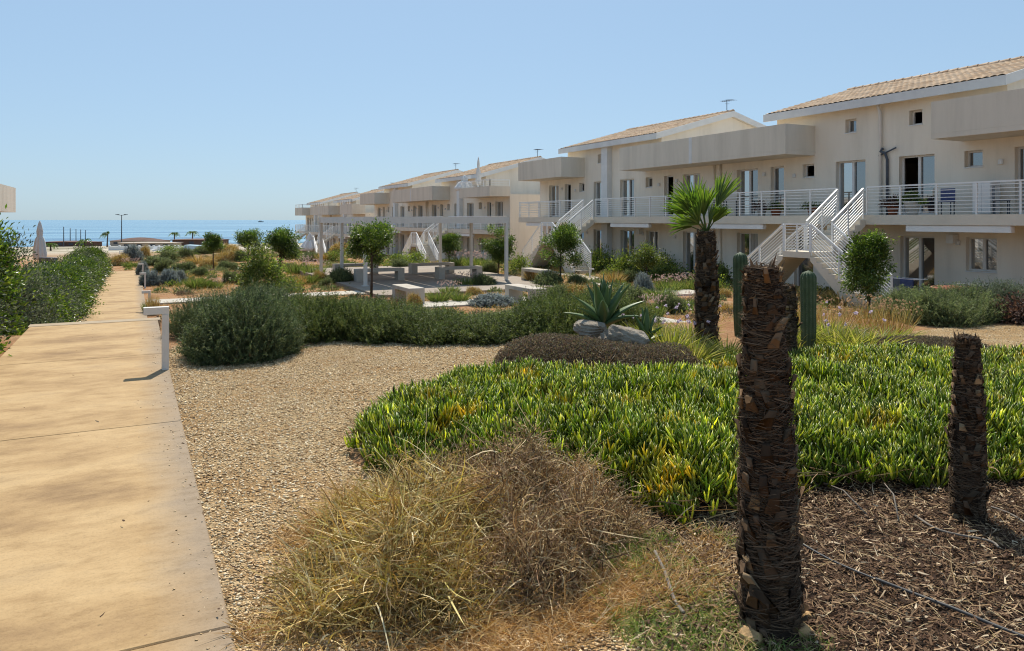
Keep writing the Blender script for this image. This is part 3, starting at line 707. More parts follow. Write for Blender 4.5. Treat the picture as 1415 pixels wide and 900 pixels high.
# ================================================================== ICE PLANT CARPET
def iceplant():
    poly = wpoly([(478, 5.15), (500, 5.8), (560, 6.4), (640, 7.0), (760, 7.05), (900, 6.9), (1010, 7.3), (1130, 8.0), (1290, 7.9), (1415, 7.8), (1600, 7.3), (1600, 4.6),
                  (1415, 4.5), (1300, 4.4), (1200, 4.4), (1110, 4.3), (1010, 3.9), (935, 3.75), (870, 4.1), (760, 4.4), (640, 4.5), (510, 4.62)])
    xy = scatter(poly, 18500)
    ed = edge_dist(xy[:, 0], xy[:, 1], poly) - .05 - .20 * vnoise(xy[:, 0], xy[:, 1], 4.2, 41) - .10 * vnoise(xy[:, 0], xy[:, 1], 11, 43)
    ok = (ed > -.04) & (vnoise(xy[:, 0], xy[:, 1], 5.5, 44) > -.42); xy, ed = xy[ok], np.maximum(ed[ok], 0)
    bumpy = .25 * (1 - np.exp(-ed / .20)) + .09 * vnoise(xy[:, 0], xy[:, 1], 3.2, 5) + .045 * vnoise(xy[:, 0], xy[:, 1], 8, 8)
    k = (ed > .05) | (rng.uniform(0, 1, len(ed)) < .6); xy, bumpy = xy[k], bumpy[k]
    z = np.maximum(bumpy * rng.uniform(.45, 1.05, len(xy)), .0)
    n0 = len(xy); per = 5
    ax = unit(np.stack([rng.normal(0, .38, n0), rng.normal(0, .38, n0), np.ones(n0)], 1))
    P = np.repeat(np.stack([xy[:, 0], xy[:, 1], z], 1), per, 0); A = np.repeat(ax, per, 0); n = len(P)
    az = np.repeat(rng.uniform(0, 6.28, n0), per) + np.tile(np.arange(per) * 2.4, n0)
    lean = np.tile(np.array([1.0, .85, .6, .42, .22]), n0) * rng.uniform(.6, 1.5, n)
    D = unit(A + np.stack([np.cos(az), np.sin(az), np.zeros(n)], 1) * lean[:, None])
    P = P + D * .006
    L = rng.uniform(.06, .115, n); Rr = rng.uniform(.0045, .0072, n)
    bend = A * .55 - D * .18
    S = unit(np.cross(D, A + .01)); U = np.cross(S, D)
    b = NP(); V = np.zeros((n, 10, 3))
    for i, (t, w) in enumerate(((0, .7), (.4, 1.05), (.82, .92))):
        c = P + D * (L * t)[:, None] + bend * (L * t * t)[:, None]
        for j in range(3):
            an = j * 2.0944 + .5
            V[:, 3 * i + j] = c + (S * math.cos(an) + U * math.sin(an)) * (Rr * w)[:, None]
    V[:, 9] = P + (D + bend) * L[:, None]
    off = (np.arange(n) * 10)[:, None]
    Q = np.concatenate([off + [[3 * i + j, 3 * i + (j + 1) % 3, 3 * i + 3 + (j + 1) % 3, 3 * i + 3 + j]] for i in range(2) for j in range(3)])
    T = np.concatenate([off + [[6 + j, 6 + (j + 1) % 3, 9]] for j in range(3)])
    b.add(V.reshape(-1, 3), Q, T, np.repeat(tones(n0, .25), per) + tones(n, .2))
    o = tag(link('ice_plant', b.mesh('ice_plant', M['iceplant'], True)), 'carpet of fleshy green and yellow ice plant', 'ice plant', kind='stuff')
    # bare runners under the carpet and along its ragged front edge
    q = scatter(poly, 9000); e = edge_dist(q[:, 0], q[:, 1], poly)
    q = q[(e < .35) | (rng.uniform(0, 1, len(e)) < .12)]
    m = len(q); a = rng.uniform(0, 6.28, m); b2 = NP()
    D = unit(np.stack([np.cos(a), np.sin(a), rng.uniform(-.1, .5, m)], 1))
    blades(b2, np.stack([q[:, 0], q[:, 1], rng.uniform(.005, .12, m)], 1), D, rng.uniform(.06, .3, m), .006, rng.normal(size=(m, 3)) * .2 - [0, 0, .15], 3, base=.95)
    tag(link('ice_plant_runners', b2.mesh('ice_plant_runners', M['drybush'])), 'bare woody runners at the foot of the ice plant', 'dry stems', kind='stuff')
    return poly
ICE = iceplant()

# ================================================================== DRY BUSHES IN FRONT
def dry_clump(name, poly, hmax, n, mat, L, W, label, cat, seed, extra=None, droop=.7, tus=46):
    """tangled dead growth: many small tussocks of different height plus stems lying across each other"""
    cx, cy = np.mean(poly, 0); b = NP()
    T = scatter(poly, tus); te = edge_dist(T[:, 0], T[:, 1], poly); th = hmax * (.25 + .75 * np.clip(te / .4, 0, 1)) * rng.uniform(.55, 1.2, tus)
    k = rng.integers(0, tus, n); g = rng.normal(size=(n, 2)) * .085
    xy = T[k] + g; hh = th[k] * np.exp(-(g ** 2).sum(1) / .035)
    z = hh * rng.uniform(0, 1, n) ** .7
    out = np.concatenate([g * 5, np.zeros((n, 1))], 1)
    lying = rng.uniform(0, 1, n) < .45
    D = unit(np.where(lying[:, None], rng.normal(size=(n, 3)) * np.array([1, 1, .35]), out * .7 + np.array([0, 0, .8]) + rng.normal(size=(n, 3)) * .5))
    l = L * rng.uniform(.3, 1.35, n) * (.55 + .45 * np.clip(hh / hmax, 0, 1))
    P = np.stack([xy[:, 0] - cx, xy[:, 1] - cy, np.maximum(z - .25 * l, .0)], 1)
    dr = rng.normal(size=(n, 3)) * .35 + out * .25; dr[:, 2] -= droop * rng.uniform(.1, 1.2, n) * np.where(lying, .35, 1)
    tt = tones(tus, .28); blades(b, P, D, l, W * rng.uniform(.4, 1.3, n), dr, 4, tone=np.clip(tt[k] + tones(n, .35), -.7, 1.1))
    if extra:                                               # short side leaves in tight bunches
        k = rng.integers(0, n, extra); P2 = P[k] + D[k] * (l[k] * rng.uniform(.4, .95, extra))[:, None] + rng.normal(size=(extra, 3)) * .015
        leaves(b, P2, unit(D[k] * .5 + rdir(extra)), rng.uniform(.012, .035, extra), .006)
    m = 90; k = rng.integers(0, tus, m)                       # long pale stems thrown over the top
    P3 = np.concatenate([T[k] - [cx, cy] + rng.normal(size=(m, 2)) * .08, (th[k] * rng.uniform(.3, 1., m))[:, None]], 1)
    blades(b, P3, unit(rng.normal(size=(m, 3)) * np.array([1, 1, .3]) + [0, 0, .25]), rng.uniform(.2, .5, m), .004, rng.normal(size=(m, 3)) * .3 - [0, 0, .3], 5, base=.95)
    o = link(name, b.mesh(name, mat), None, (cx, cy, -.015))
    return tag(o, label, cat)
dry_clump('dry_grass_clump', wpoly([(428, 2.85), (436, 3.4), (490, 4.05), (580, 4.3), (690, 4.2), (700, 3.5), (640, 3.0), (560, 2.8), (450, 2.7)]), .48, 19000, M['drygrass'], .25, .0058,
          'large tangled clump of yellow dry grass beside the gravel', 'dry grass', 2, 9000, tus=64)
dry_clump('dry_shrub', wpoly([(600, 3.7), (590, 4.35), (680, 4.55), (800, 4.45), (865, 4.0), (850, 3.4), (740, 3.1), (660, 3.1)]), .54, 14500, M['drybush'], .18, .0056,
          'dead brown twiggy shrub in front of the ice plant', 'dry shrub', 7, 26000, .4, tus=44)

# ================================================================== PALM STUMPS
def fan(np_, o, d, side, L, n=28, half=1.35, W=.032):
    """fan leaf: leaflets spread in the plane of d and side"""
    d = unit(np.array([d]))[0]; side = unit(np.array([side - d * np.dot(side, d)]))[0]; nn = np.cross(d, side)
    an = np.linspace(-half, half, n)
    D = unit(d[None] * np.cos(an)[:, None] + side[None] * np.sin(an)[:, None] + nn[None] * (.12 * (np.arange(n) % 2) - .06)[:, None])
    P = np.repeat(o[None], n, 0) + D * .01
    l = L * (.75 + .25 * np.cos(an * .8)) * rng.uniform(.9, 1.06, n)
    dr = np.repeat(np.array([[0, 0, -.16]]), n, 0) * rng.uniform(.4, 1.8, n)[:, None]
    S = unit(np.cross(D, nn[None] + .25 * rng.normal(size=(n, 3))))
    blades(np_, P, D, l, W, dr, 4, side=S, base=.35)

def palm_trunk(root, h, r0, r1, lean=(0, 0), fibres=5200, tip=True, rows=.062):
    rf = lambda t: (r0 + (r1 - r0) * t) * (1 + .13 * np.sin(math.pi * np.minimum(1, 1.35 * t)) - .05 * np.sin(7 * t))
    """shaggy trunk: core, overlapping cut leaf bases, wrapped fibre"""
    cb = MB(); rings = []
    for i in range(34):
        t = i / 33; z = t * h; rr = float(rf(t)); rr *= 1 + .05 * math.sin(i * 1.9) + .09 * math.sin(i * .43 + 1)
        if t < .06: rr *= 1.12 - 2 * t
        rings.append([(lean[0] * t + rr * math.cos(a) * (1 + .05 * math.sin(3 * a + i)), lean[1] * t + rr * math.sin(a) * (1 + .05 * math.sin(3 * a + i)), z)
                      for a in [2 * math.pi * k / 26 for k in range(26)]])
    cb.loft(rings); cb.build('trunk_core', M['trunk_core'], root, True)
    sb = NP(); nrow = int(h / rows); per = 8
    for i in range(nrow):
        t = (i + .5) / nrow; z = t * h; rr = float(rf(t))
        for k in range(per):
            a = 2 * math.pi * (k / per + i * .191) + random.gauss(0, .08)
            if random.random() < .22: continue
            er = np.array([math.cos(a), math.sin(a), 0]); et = np.array([-math.sin(a), math.cos(a), 0])
            up = np.array([0, 0, 1.])
            c = np.array([lean[0] * t, lean[1] * t, z - .02]) + er * (rr * random.uniform(.96, 1.10))
            ln = rr * random.uniform(.45, 1.05); w = rr * random.uniform(.17, .36); o = random.uniform(.08, .5) if t < .9 else random.uniform(.0, .3)
            if random.random() < .08: o += .5
            d = up + er * o; d = d / np.linalg.norm(d); nrm = np.cross(et, d)
            skew = et * random.gauss(0, .35)
            tip_ = c + (d + skew) * ln
            th = .012
            V = np.array([c - et * w, c + et * w, tip_ + et * w * .62, tip_ - et * w * .62,
                          c - et * w + er * th, c + et * w + er * th, tip_ + et * w * .55 - nrm * th, tip_ - et * w * .55 - nrm * th])
            sb.add(V + rng.normal(0, .0022, V.shape), [[0, 3, 2, 1], [4, 5, 6, 7], [0, 1, 5, 4], [1, 2, 6, 5], [2, 3, 7, 6], [3, 0, 4, 7]], None, np.array([random.gauss(-.1, .3)]))
    link('leaf_bases', sb.mesh('leaf_bases', M['stub']), root)
    fb = NP(); n = fibres
    t = rng.uniform(0, 1, n); a = rng.uniform(0, 6.28, n); rr = rf(t) * rng.uniform(.98, 1.13, n)
    er = np.stack([np.cos(a), np.sin(a), np.zeros(n)], 1); et = np.stack([-np.sin(a), np.cos(a), np.zeros(n)], 1) * rng.choice([-1, 1], n)[:, None]
    P = er * rr[:, None] + np.stack([lean[0] * t, lean[1] * t, t * h], 1)
    D = unit(et + er * rng.normal(.12, .13, n)[:, None] + np.array([0, 0, 1.]) * rng.normal(.1, .4, n)[:, None])
    L = np.maximum(rf(t), .05) * rng.uniform(.5, 1.5, n)
    blades(fb, P, D, L, rng.uniform(.002, .005, n), -er * (.5 * L / rr)[:, None] + np.array([0, 0, -.12]), 3, base=.9)
    m = n // 5; k = rng.integers(0, n, m)                    # loose ends sticking out
    blades(fb, P[k], unit(er[k] + rng.normal(size=(m, 3)) * .55), rng.uniform(.015, .045, m), .0022, rng.normal(size=(m, 3)) * .3, 2)
    if tip:
        m = 170; a = rng.uniform(0, 6.28, m); er = np.stack([np.cos(a), np.sin(a), np.zeros(m)], 1)
        P = er * (r1 * rng.uniform(.1, .9, m))[:, None] + np.array([lean[0], lean[1], h - .05])
        blades(fb, P, unit(er * .35 + np.array([0, 0, 1.]) + rng.normal(size=(m, 3)) * .25), rng.uniform(.02, .065, m), rng.uniform(.008, .028, m), rng.normal(size=(m, 3)) * .3, 3, base=.9)
    link('fibre', fb.mesh('fibre', M['fibre']), root)

def stump(px, Y, h, r0, r1, label, lean=(0, 0), fibres=5200):
    n, s = site(px, Y)
    e = tag(empty('palm_stump', (n, s, -.03), random.uniform(0, 6)), label, 'palm stump', 'cut palm trunks in the ice plant bed')
    palm_trunk(e, h, r0, r1, lean, fibres)
    return e
stump(1066, 2.92, 1.44, .100, .062, 'largest dark shaggy palm stump standing nearest in the mulch', (-.02, .03), 9000).rotation_euler.z = 0
stump(1337, 3.98, 1.0, .074, .052, 'slim tapering palm stump at the right of the ice plant', (0, 0), 5200)
stump(1087, 7.6, .96, .085, .08, 'dark palm stump half hidden behind the largest stump', (0, 0), 2500)

def fan_palm():
    n, s = site(976, 9.6)
    e = tag(empty('fan_palm', (n, s, -.03)), 'small fan palm with shaggy trunk and tuft of upright green fronds', 'palm tree')
    palm_trunk(e, 1.48, .125, .10, (0, 0), 6000, False)
    lb = NP(); pt = MB(); r = np.array([CT, -ST, 0]); f = np.array([ST, CT, 0]); u = np.array([0, 0, 1.])
    top = np.array([0, 0, 1.46])
    spec = [(-.42, .1, 1., .34, .50, .75), (-.7, .0, .85, .28, .46, .7), (-.25, -.3, 1., .26, .46, .65), (-.05, .25, 1., .22, .44, .5), (.40, 0, 1., .36, .54, .38), (.42, -.3, .75, .16, .32, .45),
            (-.55, -.5, .5, .2, .40, .7), (-.25, .5, .95, .32, .46, .7), (-.75, .4, .35, .20, .38, .7), (.15, -.4, .95, .14, .34, .5)]
    for i, (a, b, c, pl, fl, hf) in enumerate(spec):
        d = r * a + f * b + u * c; d /= np.linalg.norm(d)
        o = top + d * pl
        pt.tube([top, top + d * pl * .5, o + d * .02], [.013, .009, .006], 6)
        sd = np.cross(d, f + rng.normal(size=3) * .45)
        fan(lb, o, d + np.array([0, 0, .1]), sd, fl, 28, hf, .026)
    link('fronds', lb.mesh('fronds', M['palm']), e); pt.build('leaf_stalk', M['tuft_green'], e)
fan_palm()

# ================================================================== CACTI, AGAVE, ROCKS
def cactus(px, Y, h, r, label, z=-.03):
    n, s = site(px, Y); e = tag(empty('column_cactus', (n, s, z)), label, 'cactus', 'column cacti')
    b = MB(); rings = []; K = 72; ribs = 12
    for i in range(40):
        t = i / 39; zz = h * (1 - (1 - t) ** 1.0)
        cap = math.sqrt(max(0, 1 - max(0, (zz - (h - r * 1.1)) / (r * 1.1)) ** 2))
        rr = r * (.80 + .22 * min(1, t * 3)) * (1 + .025 * math.sin(t * 9)) * max(cap, .06)
        rings.append([(rr * (1 + .24 * abs(math.cos(ribs / 2 * a)) - .16) * math.cos(a), rr * (1 + .24 * abs(math.cos(ribs / 2 * a)) - .16) * math.sin(a), zz) for a in [2 * math.pi * k / K for k in range(K)]])
    b.loft(rings); b.build('stem', M['cactus'], e, True)
    sp = NP(); m = ribs * 36 * 5
    k = np.arange(m) // 5; a = (k % ribs) * 2 * math.pi / ribs; t = (k // ribs) / 36
    zz = t * h * .97; cap = np.sqrt(np.clip(1 - np.clip((zz - (h - r * 1.1)) / (r * 1.1), 0, 1) ** 2, .02, 1)); rr = r * (.80 + .22 * np.minimum(1, t * 3)) * cap * 1.06
    er = np.stack([np.cos(a), np.sin(a), np.zeros(m)], 1)
    P = er * rr[:, None] + np.stack([np.zeros(m), np.zeros(m), zz], 1)
    blades(sp, P, unit(er + rng.normal(size=(m, 3)) * .7), rng.uniform(.008, .02, m), .0014, np.zeros((m, 3)), 1)
    link('spines', sp.mesh('spines', M['spine']), e)
cactus(1117, 8.9, 1.02, .084, 'ribbed column cactus standing at the right of the largest stump')
cactus(1023, 10.3, 1.18, .09, 'ribbed column cactus left of the largest stump before the stairs')

def rock(px, Y, z, sx, sy, sz, label, mat='rock', name='boulder', seed=1, world=None):
    import bmesh
    n, s = world or site(px, Y)
    bm = bmesh.new(); bmesh.ops.create_icosphere(bm, subdivisions=4 if sx > .1 else 3, radius=1)
    r = np.random.default_rng(seed); pl = unit(r.normal(size=(14, 3))); dd = r.uniform(.62, .92, 14)
    for v in bm.verts:
        p = np.array(v.co)
        for q, d in zip(pl, dd):
            k = p @ q
            if k > d: p = p - q * (k - d) * .9
        p *= 1 + .05 * math.sin(9 * p[0] + seed) * math.sin(8 * p[1]) + .03 * math.sin(21 * p[2] + 14 * p[0])
        v.co = (p[0] * sx, p[1] * sy, p[2] * sz)
    me = bpy.data.meshes.new(name); bm.to_mesh(me); bm.free(); me.materials.append(M[mat])
    return tag(link(name, me, None, (n, s, z), random.uniform(0, 6)), label, 'rock')
rock(815, 8.95, .29, .28, .2, .13, 'flat pale boulder under the left of the agave', seed=3)
rock(860, 8.5, .22, .30, .20, .19, 'largest pale boulder at the foot of the agave', seed=8)
rock(890, 9.0, .08, .17, .15, .12, 'small boulder beside the little agave', seed=9)
rock(1108, 2.86, .01, .05, .04, .035, 'small ochre stone by the foot of the largest stump', 'ochre_stone', 'stone', 4)
rock(1118, 2.98, .0, .03, .025, .02, 'tiny ochre pebble stone behind the one at the stump foot', 'ochre_stone', 'stone', 5)
rock(1036, 2.83, .0, .05, .045, .05, 'brown clod left of the foot of the largest stump', 'ochre_stone', 'stone', 6)
rock(1375, 3.7, -.01, .035, .03, .022, 'ochre stone in the mulch near the slim stump', 'ochre_stone', 'stone', 12)
rock(1010, 4.45, .18, .045, .03, .02, 'pale stone showing in the ice plant left of the largest stump', 'ochre_stone', 'stone', 13)

def agave(n, s, z, L, count, label, seed):
    r = random.Random(seed); e = tag(empty('agave', (n, s, z)), label, 'agave', 'agaves on the rock mound')
    for i in range(count):
        a = i * 2.39996 + r.gauss(0, .12); t = i / (count - 1)
        el = R(8 + 74 * t ** .8) + r.gauss(0, .06); ln = L * r.uniform(.82, 1.08) * (1 - .12 * abs(t - .5))
        W = ln * .19
        er = Vector((math.cos(a), math.sin(a), 0)); et = Vector((-math.sin(a), math.cos(a), 0)); b = MB(); rings = []
        p = er * .03 + Vector((0, 0, .02 + .10 * t)); K = 10; el0 = el + R(14)
        for k in range(K + 1):
            u = k / K; ang = el0 - R(24) * u * (1.2 - t) + (R(10) * u if t > .4 else 0)
            d = er * math.cos(ang) + Vector((0, 0, math.sin(ang))); up = -er * math.sin(ang) + Vector((0, 0, math.cos(ang)))
            w = W * (.55 + .75 * math.sin(math.pi * min(1, u * 1.25 + .02)) ** .8) * .5 if u < .42 else W * .64 * max(.02, (1 - u) / .58) ** .75
            th = .018 * (1 - u) + .003
            rings.append([p - et * w + up * w * .42, p - et * w * .5 + up * th * .1, p + up * (th * .1 - .003), p + et * w * .5 + up * th * .1, p + et * w + up * w * .42,
                          p + et * w * .55 - up * th * .9, p - up * th * 1.3, p - et * w * .55 - up * th * .9])
            p = p + d * (ln / K)
        b.loft(rings); b.build('leaf', M['agave'], e, True)
    return e
n_, s_ = site(834, 9.15)
ag = agave(n_, s_, .27, .58, 25, 'large grey green agave rosette on the boulders', 4)
n_, s_ = site(893, 8.95)
agave(n_, s_, .12, .34, 9, 'small agave right of the large boulder', 9)

# ================================================================== SHRUBS
def shrub(name, me, n, s, label, cat, rz=None, k=1., group=None, z=None, flowers=None):
    o = link(name, me, None, (n, s, (tz(n, s) if z is None else z) - .01), random.uniform(0, 6.28) if rz is None else rz, k)
    if flowers: link('flowers', flowers, o)['kind'] = 'stuff'
    return tag(o, label, cat, group)

# succulent mounds
me = twig_mesh('succulent_mound', 1.0, .62, .35, 9000, M['mound'], .075, .007, 28000)
n_, s_ = site(806, 8.3); shrub('succulent_mound', me, n_, s_, 'low brown succulent mound in front of the agave', 'shrub', -TH, 1.)
me = twig_mesh('succulent_mound', .8, .5, .26, 7000, M['mound'], .075, .007, 24000)
n_, s_ = site(1290, 8.55); shrub('succulent_mound', me, n_, s_, 'low dry brown mound behind the slim palm stump', 'shrub', -TH, 1.)
me = twig_mesh('succulent_mound', .45, .4, .22, 3000, M['mound'], .075, .007, 9000)
n_, s_ = site(912, 8.1); shrub('succulent_mound', me, n_, s_, 'small greenish succulent mound before the lilac flowers', 'shrub', -TH, 1.)

# rosemary masses
big = rosemary_mesh('rosemary_bush', .74, .70, .64, 3200, M['rosemary_blue'], .22, .034, 11, .45, .0075, .22)
n_, s_ = site(334, 8.8); shrub('rosemary_bush', big, n_, s_, 'largest spreading rosemary bush right of the bent walk light', 'rosemary', .4, (1.0, .95, 1.))
big2 = rosemary_mesh('rosemary_bush', .75, .7, .55, 2000, M['rosemary_blue'], .26, .036, 10, .6, .006, .3)
n_, s_ = site(300, 10.5); shrub('rosemary_bush', big2, n_, s_, 'blue green rosemary bush behind the walk light', 'rosemary', 1.1, (.8, .85, .95))
n_, s_ = site(365, 10.9); shrub('rosemary_bush', big2, n_, s_, 'tall rosemary bush rising behind the largest bush', 'rosemary', 2.6, (1, 1, 1.05))
hed = [rosemary_mesh('hedge_rosemary', .72, .62, .50, 2000, M['rosemary'], .26, .036, 10, .75, .0075, .5) for _ in range(3)]
HX = [(440, 10.3, .98, 'hedge rosemary next to the largest bush'), (497, 10.35, .95, 'hedge rosemary in front of the near bench, left'), (548, 10.1, .74, 'hedge rosemary in front of the near bench, right'),
      (600, 10.2, .68, 'hedge rosemary right of the near bench'), (650, 10.1, .58, 'lowest hedge rosemary before the pale walkway'), (695, 10.2, .62, 'hedge rosemary before the far right bench'),
      (745, 10.2, .72, 'hedge rosemary left of the agave'), (778, 10.6, 1.10, 'hedge rosemary just behind the agave'), (838, 11.6, 1.0, 'hedge rosemary behind the agave boulders')]
for i, (px, Y, k, lab) in enumerate(HX):
    n_, s_ = site(px, Y); shrub('hedge_rosemary', hed[i % 3], n_, s_, 'dark green ' + lab, 'rosemary', None, (1.05, .95, k * 1.0), 'rosemary hedge along the gravel')
for i, (px, Y, k, lab) in enumerate([(470, 11.6, .85, 'second row rosemary at the left of the hedge'), (575, 11.5, .5, 'second row rosemary at the middle of the hedge'), (725, 11.9, .4, 'second row rosemary near the far right bench')]):
    n_, s_ = site(px, Y); shrub('hedge_rosemary', hed[(i + 1) % 3], n_, s_, 'dark green ' + lab, 'rosemary', None, (1.1, 1, k), 'rosemary hedge along the gravel')

# bright grassy tufts with lilac flowers
TG = [tuft_mesh('society_garlic', .2, 420, .44, .010, M['tuft'], .5, .75), tuft_mesh('society_garlic', .17, 340, .40, .010, M['tuft'], .6, .85)]
FL = [flower_mesh('flowers', .3, 9, .52, M['flower_lilac'], .03, 12), flower_mesh('flowers', .28, 7, .5, M['flower_lilac'], .03, 12)]
for i, (px, Y, k, fl, lab) in enumerate([(925, 8.9, 1.0, 1, 'yellow green grassy tuft in front of the fan palm'), (958, 8.4, .95, 0, 'yellow green grassy tuft by the fan palm foot'), (900, 9.5, .9, 1, 'grassy lilac flowered tuft by the small agave'),
        (1005, 8.6, .85, 0, 'grassy tuft between fan palm and largest stump'), (1160, 9.0, 1.0, 1, 'grassy tuft right of the nearer cactus'), (1195, 8.8, 1.15, 0, 'largest grassy tuft before the dry mound'),
        (1140, 9.7, .95, 1, 'lilac flowered tuft behind the nearer cactus'), (1225, 9.4, .95, 0, 'pale grassy tuft beside the gravel patch'), (1095, 9.2, .9, 0, 'grassy tuft between the two stumps'),
        (952, 9.9, .95, 1, 'lilac flowered tuft behind the fan palm trunk')]):
    n_, s_ = site(px, Y); shrub('society_garlic', TG[i % 2], n_, s_, lab, 'grass tuft', None, k, 'grassy tufts round the cacti', None, FL[i % 2] if fl else None)
DS = tuft_mesh('dry_stalks', .3, 240, .62, .007, M['drygrass'], .12, .35)
DF = flower_mesh('flowers', .32, 60, .62, M['flower_dry'], .028, 9, False)
for px, Y, k, lab in ((1235, 10.6, .72, 'tall dry stalks left of the dark bush by the gravel'), (1200, 11.0, .75, 'tall dry stalks below the citrus tree by the stairs'), (1150, 10.8, .72, 'tall dry stalks behind the nearer cactus'),
                      (1110, 11.2, .7, 'tall dry stalks at the foot of the stair arch')):
    n_, s_ = site(px, Y); shrub('dry_stalks', DS, n_, s_, lab, 'dry grass', None, k, 'dry flower stalks before the stairs', None, DF)
# right side bushes beyond the gravel
rb = [rosemary_mesh('garden_bush', .62, .55, .55, 1900, M['midgreen'], .2, .034, 9, .5, .007, .35), rosemary_mesh('garden_bush', .6, .5, .5, 1500, M['hedge_grey'], .16, .03, 9, .5)]
for px, Y, k, m_, lab in ((1292, 11.7, 1.08, 0, 'dark green feathery bush behind the gravel patch'), (1256, 12.3, 1.0, 0, 'feathery bush under the citrus tree by the stairs'), (1328, 12.0, 1.1, 0, 'feathery bush just left of the clay bowl'),
                          (1372, 12.3, 1.15, 1, 'grey green bush right of the clay bowl'), (1285, 14.2, 1.25, 0, 'feathery bush below the glazed garden door'), (1340, 14.9, 1.2, 0, 'small bush in front of the ground floor window'),
                          (1400, 13.4, 1.2, 1, 'grey green bush by the drying rack')):
    n_, s_ = site(px, Y); shrub('garden_bush', rb[m_], n_, s_, lab, 'shrub', None, k, 'bushes beyond the gravel patch', tz(n_, s_))
me = leafy_mesh('red_leaf_bush', .28, .28, .42, 2600, M['redleaf'], .06, 30, .12, True)
n_, s_ = site(1414, 11.6); shrub('red_leaf_bush', me, n_, s_, 'dark red leaved bush at the far right edge', 'shrub')

# middle garden shrubs, each placed where it stands in the photo
lav = [rosemary_mesh('lavender_bush', .55, .5, .55, 1200, M['lavender'], .18, .055, 6, .8, .014, .3), rosemary_mesh('lavender_bush', .5, .5, .5, 1000, M['lavender'], .18, .055, 6, .8, .014, .3)]
gre = [rosemary_mesh('green_bush', .55, .5, .5, 1000, M['midgreen'], .2, .055, 6, .8, .015, .4), leafy_mesh('green_bush', .55, .5, .5, 2000, M['citrus_light'], .07, 34, .12, True)]
tuf = [tuft_mesh('grass_tuft', .3, 420, .5, .016, M['tuft_green'], .5, .8), tuft_mesh('grass_tuft', .3, 420, .5, .016, M['drygrass'], .5, .8)]
flo = tuft_mesh('flowering_bush', .42, 420, .48, .016, M['tuft_green'], .3, .6)
floF = flower_mesh('flowers', .48, 80, .55, M['flower_pink'], .04, 6, False)
brn = twig_mesh('brown_bush', .55, .5, .42, 1700, M['drygrass'], .22, .013, 1500)
wall_bush = leafy_mesh('leafy_shrub', .55, .5, .55, 2200, M['hedge'], .08, 30, .12, True)
KD = {'lav': ('lavender_bush', lav, 1.1, .55, 'lavender'), 'gre': ('green_bush', gre[:1], 1.1, .5, 'shrub'), 'lea': ('green_bush', gre[1:], 1.1, .5, 'shrub'), 'tuf': ('grass_tuft', tuf[:1], 1., .45, 'grass tuft'),
      'dry': ('grass_tuft', tuf[1:], 1., .45, 'dry grass'), 'flo': ('flowering_bush', [flo], 1.0, .5, 'flowering bush'), 'brn': ('brown_bush', [brn], 1.1, .42, 'shrub')}
def mid(kind, px, py, wpx, hpx, lab):
    name, mes, w0, h0, cat = KD[kind]
    n, s, z, Y = ground(px, py)
    w = 1.2 * wpx * Y / FPX; h = 1.2 * hpx * Y / FPX
    n += .4 * w * ST; s += .4 * w * CT
    shrub(name, random.choice(mes), n, s, lab, cat, None, (w / w0, w / w0, h / h0), None, tz(n, s), floF if kind == 'flo' else None)
